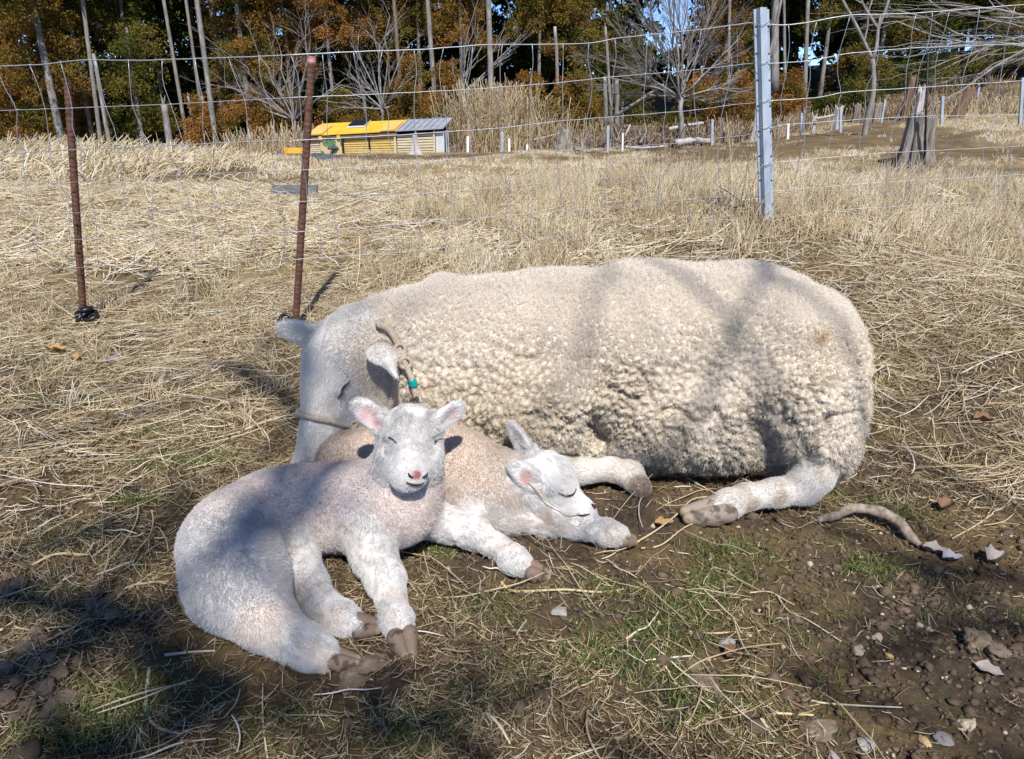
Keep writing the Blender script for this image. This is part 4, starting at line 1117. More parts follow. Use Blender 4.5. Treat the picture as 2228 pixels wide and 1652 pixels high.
def blobs(P, base, lst):
    """paint round patches: (centre, radius, colour, strength)"""
    for c, r, col, s in lst:
        w = (s * (1 - sstep(.55 * r, r, np.linalg.norm(P - c, axis=1))))[:, None]
        base[:] = base * (1 - w) + np.array(col) * w

HOOVES = []
def hoof(parent, tip, d, up, L, w, h, m, label=None):
    """two horn claws side by side, pointing along D, soles away from UP"""
    S = SDF(); M = frame(d, up); tip = np.array(tip)
    for s in (-1, 1):
        b = tip - M[0] * L + M[2] * s * w * .27
        t = tip - M[0] * h * .22 + M[2] * s * w * .17
        S.cone(b, t, h * .50, h * .26, .0008)
        S.cone(b + M[0] * L * .25 - M[1] * h * .22, t - M[1] * h * .08, h * .42, h * .24, .004)
    P, F = S.mesh(L / 22)
    x = (P - tip) @ M.T
    x[:, 1] = np.maximum(x[:, 1], -h * .42)
    P = tip + x @ M
    o = mesh_obj('hoof', P, F, m, parent)
    c = np.tile(np.array([.135, .095, .070]) if L < .08 else np.array([.20, .16, .125]), (len(P), 1))
    f = .8 * sstep(-.22 * L, -.02 * L, x[:, 0])[:, None]
    c = c * (1 - f) + np.array([.26, .19, .12]) * f
    g = sstep(-.6, -.2, fbm(P * 90, 3, 5))[:, None]
    c = c * (.55 + .9 * g)
    vcol(o, 'col', c)
    if label: o['label'] = label
    return o
def hoof_mat():
    m, t, b = mat('hoof horn', .68, .25)
    a = NN(t, 'ShaderNodeAttribute', attribute_name='col')
    t.links.new(a.outputs['Color'], b.inputs['Base Color'])
    bump(t, b, noise(t, 160, 4, .6, stretch(t, objvec(t), (1, 1, 3))), .0008)
    return m
M_HOOF = hoof_mat()

# ================================================================ ewe
P, F = EWE.mesh(.0037)
reg, axis = EWE.region(P)
def dgroup(S, P, g):
    d = np.full(len(P), 1e3)
    for q in S.p:
        if q[0] != 'x' and q[5 + 1] in g: d = np.minimum(d, S.prim(q, P))
    return d
X, Y = pix(P)
dw, do, dn = dgroup(EWE, P, (0,)), dgroup(EWE, P, (1, 2, 3)), dgroup(EWE, P, (4,))
wool = sstep(-.012, .02, do - np.minimum(dw, dn))
line = (X - (822 + (Y - 700) * .32)) / 26.0                     # the fleece starts behind the neck rope
wool *= np.where(dn < dw + .03, sstep(-.6, .6, line + .5 * fbm(P * 40, 2, 3)), 1)
N0 = EWE.normal(P)
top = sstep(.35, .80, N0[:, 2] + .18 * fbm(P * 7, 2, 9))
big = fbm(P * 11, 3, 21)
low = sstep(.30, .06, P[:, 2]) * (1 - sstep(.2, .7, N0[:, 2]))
P = P + N0 * (wool * (.010 * big + .005 * fbm(P * 26, 2, 33) - .018 * (1 - np.clip(np.abs(fbm(P * 7.5 + 5, 3, 35)) / .10, 0, 1)) * (1 - top)))[:, None]
sc = np.array([1 / .0140, 1 / .0155, 1 / .0150])
def lock_space(Q, lw):
    w = np.stack([vnoise(Q * 30, s) for s in (51, 52, 53)], 1) * .35 + np.stack([vnoise(Q * 9, s) for s in (54, 55, 56)], 1) * 1.2
    return Q * sc * np.stack([1 + 0 * lw, 1 + 0 * lw, 1 - .0 * lw], 1) + w
F1, F2, fp = worley(lock_space(P, low), 4)
f1, f2, _ = worley(lock_space(P, low) * 1.9 + 40, 14)
dome = 1 - np.clip(F1 / .78, 0, 1.2) ** 2
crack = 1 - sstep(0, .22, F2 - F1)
amp = wool * (1 - .58 * top)
vary = sstep(-.6, .6, fbm(P * 13, 2, 71)); part = sstep(-.1, .6, fbm(P * 9 + 3, 3, 72))
P = P + N0 * (amp * (.0098 * dome * (.5 + .6 * vary) - .0105 * crack * (.35 + 1.0 * part) + .0036 * (1 - f1) - .002 * (1 - sstep(0, .2, f2 - f1))))[:, None]
N = vnormals(P, F)
# colour: creamy fleece, darker low down, dirt and painted occlusion in the partings between the locks, a yellow stain on the rump
clean = fbm(P * 6, 3, 77)
wc = np.array([.60, .53, .425]) + .05 * clean[:, None] * np.array([1, 1.1, 1.3])
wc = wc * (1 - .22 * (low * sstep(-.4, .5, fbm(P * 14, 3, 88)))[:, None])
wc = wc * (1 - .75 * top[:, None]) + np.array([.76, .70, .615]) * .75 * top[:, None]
st = (1 - sstep(.3, 1.0, np.hypot((X - 1800) / 90, (Y - 770) / 100))) * sstep(-.1, .6, fbm(P * 18, 3, 99))
wc = wc * (1 - st[:, None]) + np.array([.52, .40, .25]) * st[:, None]
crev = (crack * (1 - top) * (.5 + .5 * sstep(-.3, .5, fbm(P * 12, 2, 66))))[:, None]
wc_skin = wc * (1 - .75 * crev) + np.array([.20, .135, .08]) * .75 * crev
fc = np.array([.74, .705, .65]) + .03 * fbm(P * 30, 3, 12)[:, None]
nk = sstep(.03, -.01, dn - do) * 0 + sstep(.0, .05, np.maximum(0, .05 - dn)) * 0
beige = (1 - sstep(.03, .10, np.linalg.norm(P - PD(822, 775, 1.52), axis=1)))[:, None] * .80
fc = fc * (1 - beige) + np.array([.56, .47, .36]) * beige
cheek = (1 - sstep(.02, .06, np.linalg.norm(P - PD(820, 870, 1.5), axis=1)))[:, None] * .4
fc = fc * (1 - cheek) + np.array([.60, .51, .41]) * cheek
legd = (dgroup(EWE, P, (2,)) < .02)
dirt = (legd * sstep(-.1, .6, fbm(P * 24, 3, 44)))[:, None] * .32
fc = fc * (1 - dirt) + np.array([.40, .31, .22]) * dirt
blobs(P, fc, [(surf(EWE, 1396, 1058), .034, (.33, .25, .18), .85), (surf(EWE, 1640, 1100), .022, (.36, .26, .18), .6), (surf(EWE, 1700, 1085), .02, (.38, .29, .2), .5)])
# eyelid line, mouth line, nostril: dark colour in the fold
for (a, u, l, r, colr) in ((.385, -.087, .20, .0, 0),):
    pass
def fold(S_, Pv, Cc, c, M_, r, colr):
    x = np.abs((Pv - c) @ np.array(M_).T) / np.array(r)
    w = (1 - sstep(.6, 1.0, np.sqrt((x ** 2).sum(1))))[:, None]
    Cc[:] = Cc * (1 - w) + np.array(colr) * w
eyec = surf(EWE, 747, 846)
fold(EWE, P, fc, eh(.90, -.165, .10 * LS), frame(EM[0] - .25 * EM[1], EM[1]), (.028, .004, .03), (.12, .09, .08))
fold(EWE, P, fc, eh(.99, -.06, .06 * LS), frame(EM[0] + EM[1] * .5, EM[1]), (.013, .005, .012), (.18, .12, .11))
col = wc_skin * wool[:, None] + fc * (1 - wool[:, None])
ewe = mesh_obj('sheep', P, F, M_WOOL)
tag(ewe, 'large woolly white ewe asleep behind the two lambs, rope halter on her face', 'sheep')
vcol(ewe, 'col', col)
keep = sstep(-.85, -.6, N[:, 2])

def strands(name, parent, P, F, N, dens, w, length, dirf, rad, colf, K=5, bend=0.0, curl=0.0, clump=None):
    I, W4 = scatter(P, F, dens, w)
    p = bary(P, I, W4); n = nrm(bary(N, I, W4))
    L = bary(length, I, W4) * RNG.uniform(.65, 1.2, len(p))
    d = nrm(dirf(I, W4, p, n))
    t = np.linspace(0, 1, K)[None, :, None]
    pts = p[:, None] + d[:, None] * L[:, None, None] * t
    pts = pts - np.array([0, 0, 1]) * (bend * L)[:, None, None] * t ** 2
    if clump is not None:
        c, s = clump(I, W4, p, n, L)
        pts = pts + (c[:, None] - (p + d * L[:, None])[:, None]) * s[:, None, None] * t ** 1.5
    if curl:
        ph = RNG.random((len(p), 1)) * 6.28 + np.linspace(0, 7.5, K)[None]
        s1 = nrm(np.cross(n, RNG.normal(size=p.shape))); s2 = np.cross(n, s1)
        pts = pts + (np.cos(ph)[..., None] * s1[:, None] + np.sin(ph)[..., None] * s2[:, None]) * (curl * L)[:, None, None] * t ** .7
    pts[..., 2] = np.maximum(pts[..., 2], .002)
    r = rad * np.array([1, 1, .9, .7, .35][:K] if K == 5 else np.linspace(1, .3, K))
    c = np.clip(colf(I, W4, p) * RNG.uniform(.93, 1.08, (len(p), 1)), 0, .95)
    return curves_obj(name, pts, r, M_FUR, parent, col=c)

# fleece: strands drawn together into locks; looser and longer along the back
def wool_dir(I, W4, p, n):
    tp = bary(top, I, W4)[:, None]
    return n * (.75 + .3 * tp) + RNG.normal(0, .32, p.shape) - np.array([0, 0, 1]) * .30 * bary(low, I, W4)[:, None] + tp * np.array([.25, 0, .1])
def wool_clump(I, W4, p, n, L):
    _, _, q = worley(lock_space(p, bary(low, I, W4)), 4)
    x = lock_space(p, bary(low, I, W4))
    off = (q - x) / sc                      # towards the lock's middle
    off = off - n * (off * n).sum(1)[:, None]
    droop = np.array([0, 0, -1]) * (bary(low, I, W4) * .5)[:, None]
    return p + off * .85 + n * L[:, None] + droop * L[:, None], .14 * (1 - .5 * bary(top, I, W4))
wl = .0042 + .0125 * top + .003 * low
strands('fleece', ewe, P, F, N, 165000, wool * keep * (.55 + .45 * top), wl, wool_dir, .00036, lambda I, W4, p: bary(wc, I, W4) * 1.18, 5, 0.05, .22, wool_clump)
short = (1 - wool) * keep
fl = sstep(0, .02, np.abs(dgroup(EWE, P, (3,))))
def face_dir(I, W4, p, n):
    return nrm(bary(axis, I, W4)) * 1.0 + n * .42 + RNG.normal(0, .16, p.shape)
# the folds of eye and mouth stay bare
bare = np.ones(len(P))
for c, r in ((eyec, .013), (eh(.90, -.165, .10 * LS), .009)):
    bare *= sstep(.3 * r, r, np.linalg.norm(P - c, axis=1))
strands('face_and_leg_hair', ewe, P, F, N, 330000, short * bare, 0.0058 + .0004 * legd, face_dir, .00028, lambda I, W4, p: bary(fc, I, W4), 4)
# lashes
lp = []; 
for k in range(45):
    s = RNG.uniform(-1, 1)
    b = eyec + (EM[0] + EM[1] * .35) / np.linalg.norm(EM[0] + EM[1] * .35) * .020 * s - EM[0] * .003
    b = b + LAT * .004
    d = nrm((EM[1] * .25 + LAT * .8 + EM[0] * (.3 + .2 * s) + RNG.normal(0, .15, 3))[None])[0]
    lp.append([b + d * .013 * RNG.uniform(.7, 1.1) * x + EM[0] * .004 * x * x for x in np.linspace(0, 1, 4)])
curves_obj('eyelashes', np.array(lp), np.array([.0003, .00028, .0002, .0001]), M_FUR, ewe, col=np.tile([.30, .27, .24], (len(lp), 1)))
# hooves
hoof(ewe, PZ(1484, 1122, .014), PZ(1484, 1122, .014) - PZ(1580, 1104, .024), (0, -.3, 1), .088, .052, .042, M_HOOF)
for x, y in ((1590, 1120), (1602, 1112)):
    mb = MB(); a = PZ(x, y, .014); mb.tube([a + np.array([0, 0, .012]), a, a + np.array([-.004, -.002, -.012])], [.006, .0065, .003], 8)
    o = mb.build('dewclaw', M_HOOF, ewe); vcol(o, 'col', np.tile([.22, .17, .12], (len(o.data.vertices), 1)))

# halter: three-strand rope
M_ROPE = simple_mat('cotton rope', [(.25, (.34, .27, .20)), (.75, (.56, .47, .37))], 130, .9, .0006)
def rope(mb, path, r, turns_per_m=55, n=None):
    path = spline(path, n or max(12, int(len(path) * 14)))
    L = np.r_[0, np.cumsum(np.linalg.norm(np.diff(path, axis=0), axis=1))]
    m_ = max(len(path), int(L[-1] * 900)); s = np.linspace(0, L[-1], m_)
    path = np.stack([np.interp(s, L, path[:, i]) for i in range(3)], 1)
    T = nrm(np.gradient(path, axis=0)); a = nrm(np.cross(T, np.array([.31, .2, .93]))); b = np.cross(T, a)
    for k in range(3):
        ph = s * turns_per_m * 2 * math.pi / 1.0 + k * 2.094
        mb.tube(path + r * .52 * (np.cos(ph)[:, None] * a + np.sin(ph)[:, None] * b), r * .56, 6)
def knot(mb, c, r, R, nrm_):
    M = frame(nrm_, (0.3, .2, 1))
    for k in range(3):
        a = np.linspace(0, 2 * math.pi, 24)
        q = (RNG.normal(0, .4, 3) + M[0]); q = frame(q, M[1])
        mb.tube(c + q[1] * 0 + np.cos(a)[:, None] * q[1] * R + np.sin(a)[:, None] * q[2] * R + q[0] * r * (k - 1) * .9, r, 6)
halter = MB()
R_ = .0058
sp = lambda pts, lift=.006: [surf(EWE, x, y, lift) for x, y in pts]
band = sp([(653, 899), (662, 903), (690, 910), (720, 916), (748, 922), (770, 926), (790, 934), (806, 946)], .0045)
band = [band[0] + np.array([.030, .045, -.004])] + [band[0] + np.array([.006, .018, 0])] + band + [band[-1] + np.array([.01, .02, -.012])]
rope(halter, band, .0060)
neck = sp([(822, 713), (840, 722), (854, 738), (863, 756), (871, 772)], .014)
rope(halter, [neck[0] + np.array([.0, .05, -.01])] + neck, .0072)
back = sp([(871, 775), (864, 800), (860, 830), (858, 855), (850, 880), (828, 915)], .010)
rope(halter, back, .0062)
endp = sp([(873, 777), (884, 797), (893, 813), (901, 828), (907, 843), (912, 856)], .020)
rope(halter, endp, .0062)
for c, R in ((neck[-1], .010), (surf(EWE, 880, 788, .018), .011), (surf(EWE, 868, 762, .018), .010), (band[7], .0075), (surf(EWE, 768, 918, .006), .006)):
    knot(halter, c, .0042, R, (.5, -.8, .3))
h_o = halter.build('rope_halter', M_ROPE, ewe)
h_o['label'] = 'twisted cotton rope halter with a knot behind the ear'
M_TAPE = simple_mat('teal tape', [(.3, (.0, .22, .20)), (.7, (.0, .33, .28))], 60, .35, 0, .5)
mb = MB(); tp_ = [endp[2] * .45 + endp[3] * .55, endp[3], endp[3] * .4 + endp[4] * .6]
mb.tube(spline(tp_, 6), [.0082, .0086, .0084, .0086, .0085, .0080], 12); mb.build('tape_band', M_TAPE, h_o)

# ================================================================ lambs
def lamb(S, name, label, head, hM, L, latsides, ears, body_col, feet, nosepx, nr, h=.0032, spots=True, stain=None):
    P, F = S.mesh(h)
    reg, axis = S.region(P); X, Y = pix(P)
    db, dl, dh, de = (dgroup(S, P, g) for g in ((0, 4), (2,), (1,), (3,)))
    lh = sstep(-.02, .02, db - np.minimum(np.minimum(dl, dh), de))      # 1 on legs and head
    nose0 = surf(S, *nosepx); nn = S.normal(P)                       # matted fur: shallow waves running along each limb
    wv = P - axis * (P * axis).sum(1)[:, None] * .55
    P = P + nn * (lh * ((.0005 + .0006 * (dl < dh)) * fbm(wv * 150, 2, 61) + .0007 * fbm(P * 60, 2, 62)) * np.where(dh < .01, sstep(.01, .06, np.linalg.norm(P - nose0, axis=1)), 1) + (1 - lh) * .0012 * fbm(P * 75, 3, 63))[:, None]
    N = vnormals(P, F)
    skin = np.tile(np.array([.66, .52, .46]), (len(P), 1)) + .03 * fbm(P * 25, 3, 5)[:, None]
    furc = np.array(body_col) * (1 - lh[:, None]) + np.array([.74, .72, .695]) * lh[:, None]
    if len(latsides) == 2:                  # haunch and belly are white, only the back is pinkish
        hw = np.clip((1 - sstep(.09, .17, np.linalg.norm(P - PZ(480, 1270, .07), axis=1))) + (1 - sstep(.03, .075, P[:, 2])), 0, 1)[:, None] * (1 - lh[:, None])
        furc = furc * (1 - hw) + np.array([.74, .72, .695]) * hw
    furc = furc + .035 * fbm(P * 16, 3, 15)[:, None]
    grub = (dl < .012) * sstep(-.15, .55, fbm(P * 22, 3, 25))
    furc = furc * (1 - .30 * grub[:, None]) + np.array([.52, .41, .30]) * .30 * grub[:, None]
    if stain is not None: blobs(P, furc, stain)
    col = skin * .12 + furc * .85
    p_ = head
    nose = surf(S, *nosepx)
    bare = np.ones(len(P))
    def dab(c, r, cc, s=1.0, b=True):
        nonlocal bare
        blobs(P, col, [(c, r, cc, s)]); 
        if b: bare = bare * sstep(.55 * r, r * 1.1, np.linalg.norm(P - c, axis=1))
    dab(nose + np.array([0, 0, .003]), .019, (.50, .44, .42), .6, False); dab(nose, nr, (.34, .12, .115))
    for c, r, cc in ears: dab(c, r, cc, .85, False)
    earw = np.ones(len(P))
    for c, r, cc in ears: earw *= .45 + .55 * sstep(.5 * r, 1.1 * r, np.linalg.norm(P - c, axis=1))
    o = mesh_obj(name, P, F, M_SKIN); tag(o, label, 'lamb')
    vcol(o, 'col', col)
    keep = sstep(-.9, -.6, N[:, 2])
    Lh = .0040 * (1 - lh) + lh * .0056
    nosed = np.linalg.norm(P - nose, axis=1)
    Lh = np.where(dh < .015, .0028 + .0058 * sstep(.02, .10, nosed), Lh)
    Lh = np.where(de < .006, .0050, Lh)
    thigh = (1 - sstep(.05, .13, np.linalg.norm(P - PZ(490, 1250, .08), axis=1))) * (name == 'lamb') * (len(latsides) == 2)
    Lh = Lh + .0075 * thigh
    poll = (1 - sstep(.2, .45, np.linalg.norm(P - p_(.08, .12, 0), axis=1) / L))
    Lh = Lh + .006 * poll
    def d(I, W4, p, n):
        l = bary(lh, I, W4)[:, None]
        tuft = np.stack([vnoise(p * 110, s) for s in (1, 2, 3)], 1) * (.30 + .25 * l)
        return nrm(bary(axis, I, W4)) * (.25 + .75 * l) + n * (.62 - .22 * l) + tuft + RNG.normal(0, .25, p.shape) * (1 - .45 * l) - np.array([0, 0, .15])
    mott = lambda I, W4, p: bary(furc, I, W4) * (1 - .10 * (1 - bary(lh, I, W4)[:, None]) * (.5 + fbm(p * 110, 2, 8)[:, None]))
    strands('coat', o, P, F, N, 560000, keep * bare * earw * (1 - .30 * (1 - lh)), Lh, d, .00025, mott, 5, .12, .08)
    for (tipx, tipy, tz), (bx, by, bz), up, Lf, w, hh in feet:
        hoof(o, PZ(tipx, tipy, tz), PZ(tipx, tipy, tz) - PZ(bx, by, bz), up, Lf, w, hh, M_HOOF)
    return o, P, N
lamb_a, PA, NA = lamb(LA, 'lamb', 'white lamb lying in front, facing the camera with closed eyes and upright head', ah, AM, AL, (-1, 1),
    [(PD(800, 903, 1.31), .020, (.72, .38, .37)), (PD(820, 924, 1.31), .016, (.60, .20, .20)), (PD(984, 902, 1.33), .018, (.45, .28, .28))],
    (.74, .65, .60),
    [((783, 1440, .012), (722, 1430, .022), (0, .1, 1), .040, .033, .026),
     ((828, 1364, .026), (776, 1362, .030), (.1, -.75, .6), .036, .034, .024),
     ((892, 1430, .010), (874, 1380, .028), (.1, -.1, 1), .034, .036, .030),
     ((1197, 1254, .012), (1150, 1238, .024), (0, -.1, 1), .032, .032, .026)], (908, 1034), .0105)
lamb_b, PB, NB = lamb(LB, 'lamb', 'beige bodied lamb curled behind, chin resting on its outstretched foreleg', bh, BM, BL, (BLAT,),
    [(PD(1148, 1040, 1.39), .022, (.38, .10, .07)), (PD(1120, 945, 1.42), .012, (.75, .55, .52))],
    (.60, .50, .41),
    [((1384, 1176, .010), (1350, 1168, .022), (0, -.1, 1), .028, .032, .024)], (1292, 1103), .0075, stain=[(surf(LB, 1185, 1118), .022, (.60, .44, .34), .45), (surf(LB, 1195, 1128), .014, (.55, .40, .30), .4)])
M_LASH = simple_mat('dark lashes', [(.3, (.022, .018, .016)), (.7, (.055, .045, .04))], 300)
def crease(parent, S, pts, r, name, lift=.0034):
    mb = MB(); q = spline([surf(S, x, y, lift) for x, y in pts], 14)
    mb.tube(q, 1.05 * r * np.sin(np.linspace(.35, math.pi - .35, 14)), 6)
    mb.build(name, M_LASH, parent)
crease(lamb_a, LA, [(842, 949), (849, 952), (857, 957), (865, 965)], .0017, 'closed_eye')
crease(lamb_a, LA, [(942, 965), (949, 959), (958, 954)], .0017, 'closed_eye')
crease(lamb_a, LA, [(884, 1047), (893, 1051), (903, 1053), (913, 1052), (922, 1048)], .0017, 'mouth')
crease(lamb_a, LA, [(888, 1029), (892, 1035), (899, 1038)], .0017, 'nostril')
crease(lamb_a, LA, [(927, 1029), (923, 1035), (916, 1038)], .0017, 'nostril')
crease(lamb_b, LB, [(1215, 1069), (1226, 1077), (1238, 1078), (1247, 1074), (1251, 1064)], .0018, 'closed_eye')
crease(lamb_b, LB, [(1255, 1120), (1268, 1122), (1282, 1119)], .0016, 'mouth')
crease(lamb_b, LB, [(1285, 1098), (1290, 1103), (1293, 1108)], .0022, 'nostril')
crease(ewe, EWE, [(758, 832), (750, 839), (745, 847), (742, 856), (735, 864)], .0026, 'closed_eye', .0042)
crease(ewe, EWE, [(741, 994), (739, 1003), (736, 1014)], .0020, 'mouth', .0045)
# specks of soil on the front lamb's back
M_DARK = simple_mat('soil crumbs', [(.3, (.02, .016, .012)), (.7, (.06, .045, .035))], 200)
mb = MB()
for k in range(80):
    x, y = RNG.uniform(470, 860), RNG.uniform(1030, 1160)
    if y < 1030 + 55 * ((x - 700) / 230) ** 2 * (x < 700): continue
    c = surf(LA, x, y, .0028); r = RNG.uniform(.0005, .0010)
    mb.tube([c - np.array([r, 0, 0]), c, c + np.array([r, r * .4, r * .3])], [r * .5, r, r * .4], 5)
dirt = mb.build('dirt', M_DARK, lamb_a); dirt['kind'] = 'stuff'

# ================================================================ straw, thatch and grass on the ground
soil_bare = lambda x, y: 1 - .93 * sstep(.0, .5, (x - .18) * 1.2 + .35 * fbm(np.stack([x * 3, y * 3, 0 * x], 1), 3, 61)) * sstep(1.55, 1.2, y)
# fine thatch: short broken bits everywhere near
q = sow(85000, -2.1, 2.3, .45, 2.9, lambda x, y: (.25 + .75 * patch(4.5, 31, -.25, .25)(x, y)) * soil_bare(x, y), 1.0)
th = lying(q, RNG.uniform(.008, .036, len(q)), RNG.uniform(.000, .006, len(q)), .05, pitch=.32)
stuff('thatch', 'fine broken thatch covering the soil', th, .00055 * tap, M_STRAW, RNG.normal(.36, .24, len(q)))
# straw lying about, more of it to the sides and up the slope
def straw_d(x, y):
    return np.clip(.08 + .85 * sstep(2.1, 3.2, y) + .5 * sstep(-.5, -1.1, x) * sstep(1.0, 1.6, y) + .6 * sstep(.75, 1.1, x) * sstep(1.1, 1.5, y), 0, 1) * (.35 + .65 * patch(3, 41, -.3, .2)(x, y)) * soil_bare(x, y)
q = sow(15000, -2.9, 3.2, .5, 3.1, straw_d, 1.0)
L = np.exp(RNG.normal(math.log(.075), .6, len(q))).clip(.02, .30)
st = lying(q, L, RNG.uniform(.001, .014, len(q)), .055, RNG.normal(.15, 1.4, len(q)), pitch=.06)
stuff('straw_litter', 'pale straw stalks strewn over the soil', st, RNG.uniform(.0004, .00135, len(q))[:, None] * tap, M_STRAW, RNG.normal(.58, .24, len(q)))
# the straw bank along and behind the fence
q = sow(34000, -5.2, 5.6, 2.65, 5.6, lambda x, y: (.16 + .84 * patch(1.9, 43, -.25, .25)(x, y)) * sstep(2.75, 3.3, y + .35 * fbm(np.stack([x * 2, y * 2, 0 * x], 1), 2, 4)), 1.15)
L = np.exp(RNG.normal(math.log(.115), .55, len(q))).clip(.03, .42)
st = lying(q, L, RNG.uniform(.001, .030, len(q)), .07, RNG.uniform(0, 6.28, len(q)), pitch=.13)
stuff('straw_bank', 'thick mat of golden straw on the slope behind the fence', st, RNG.uniform(.0007, .0024, len(q))[:, None] * tap, M_STRAW, RNG.normal(.68, .24, len(q)))
# dry grass tufts standing
def tufts(n, dens, box, per, Lm, lean, spread, rad, tint, seed, name, label, m=None, power=1.0):
    c = sow(n, *box, dens, power)
    k = RNG.poisson(per, len(c)) + 3
    q = np.repeat(c, k, 0) + RNG.normal(0, spread, (k.sum(), 2))
    ls = np.repeat(RNG.uniform(.6, 1.25, len(c)), k) * Lm * RNG.uniform(.45, 1.1, len(q))
    a = np.repeat(RNG.uniform(0, 6.28, len(c)), k) + RNG.normal(0, 1.3, len(q))
    pts = standing(q, ls, np.abs(RNG.normal(lean, .35, len(q))), 5, a)
    tn = np.repeat(RNG.normal(0, .10, len(c)), k) + RNG.normal(tint, .14, len(q))
    return stuff(name, label, pts, rad * np.array([1, 1, .9, .7, .3]), m or M_STRAW, tn)
tufts(330, lambda x, y: sstep(-.9, .4, x) * (.3 + .7 * patch(2.2, 45, -.1, .35)(x, y)), (-3, 4.2, 2.75, 4.8), 44, .16, .45, .035, .0011, .66, 1, 'dry_grass', 'dry grass tufts standing in the straw below the fence', power=1.1)
tufts(420, lambda x, y: sstep(.2, -.6, x) * .8 + .25, (-5, 4.4, 1.75, 5.2), 22, .085, .75, .03, .0010, .58, 2, 'dry_grass', 'short dry grass clumps among the straw', power=.9)
tufts(4300, lambda x, y: (.03 + .97 * patch(.55, 9, .06, -.14)(x, y)) * (1 - .9 * sstep(9.5, 11, y) * sstep(-4.8, -4.2, x) * sstep(.4, -.2, x)) , (-14, 16, 4.6, 15.5), 9, .062, .75, .05, .0024, .72, 3, 'dry_grass', 'pale dry turf of the field behind the fence', power=.85)
# green: grass patches on the soil
gp = [(390, 1010, .07, 420), (480, 1005, .05, 200), (210, 1560, .055, 420), (180, 1600, .05, 300), (300, 1100, .03, 130), (380, 845, .04, 150), (900, 1610, .05, 260), (1500, 1330, .05, 260), (1590, 1195, .05, 260), (1890, 1235, .035, 170),
      (1330, 1420, .06, 260), (1430, 1470, .05, 160), (1080, 1330, .05, 170), (700, 640, .05, 120), (470, 640, .05, 140), (220, 880, .04, 120), (280, 800, .04, 100), (340, 945, .03, 100), (1760, 950, .06, 260), (1790, 905, .05, 200), (1520, 1560, .06, 220),
      (1310, 1290, .05, 120), (60, 870, .04, 80), (1860, 1090, .05, 130), (120, 1190, .06, 150), (620, 1590, .05, 140), (90, 1300, .05, 120), (1560, 1260, .04, 140), (2050, 470, .10, 120), (960, 1200, .03, 80), (330, 1500, .05, 160), (1950, 1120, .05, 120), (1100, 1480, .06, 180), (1480, 1390, .05, 170)]
qs = []
for x, y, s, n in gp:
    p = GP(x, y); qs.append(p[:2] + RNG.normal(0, s * .75, (int(n * 2.0), 2)) * np.array([1.2, .8]))
q = cat(*qs, sow(8000, -1.7, 1.9, .6, 2.8, lambda x, y: patch(5, 49, .15, .5)(x, y)))
pts = standing(q, RNG.uniform(.008, .026, len(q)), np.abs(RNG.normal(.7, .35, len(q))))
stuff('green_grass', 'small patches of fresh green grass in the soil', pts, .0007 * np.array([1, 1, .9, .7, .2]), M_GRASS, RNG.normal(.58, .25, len(q)))
# far bank of reedy straw at the left edge of the field
q = sow(5600, -9, -1.6, 5.0, 8.2, lambda x, y: sstep(-2.3, -3.3, x), .7)
pts = standing(q, RNG.uniform(.08, .26, len(q)), np.abs(RNG.normal(1.05, .35, len(q))), base_ang=RNG.normal(.2, 1.2, len(q)))
stuff('straw_heap', 'heaped cut straw on the bank in front of the dark wood', pts, .0035 * tap, M_STRAW, RNG.normal(.68, .17, len(q)))
q = sow(800, -8.5, -3.2, 5.6, 8.0, None, .7)
pts = standing(q, RNG.uniform(.08, .24, len(q)), np.abs(RNG.normal(1.0, .3, len(q))))
stuff('green_cuttings', 'greenish cut stems lying in the straw heap', pts, .0030 * tap, M_GRASS, RNG.normal(.7, .2, len(q)))

# long upright stalks in the tufts below the post
q = cat(*[GP(a, b)[:2] + RNG.normal(0, .05, (n, 2)) for a, b, n in ((1150, 530, 14), (1180, 520, 12), (1290, 500, 14), (1340, 490, 16), (1400, 500, 10), (1500, 500, 14), (1560, 490, 16), (1620, 480, 12), (1250, 480, 8), (430, 640, 10), (1450, 480, 10))])
pts = standing(q, RNG.uniform(.22, .46, len(q)), np.abs(RNG.normal(.28, .2, len(q))), 6, bend=.9)
stuff('dry_stalks', 'tall single dry stalks rising from the grass tufts', pts, .0011 * np.array([1, 1, .9, .8, .7, .5]), M_STRAW, RNG.normal(.62, .1, len(q)))

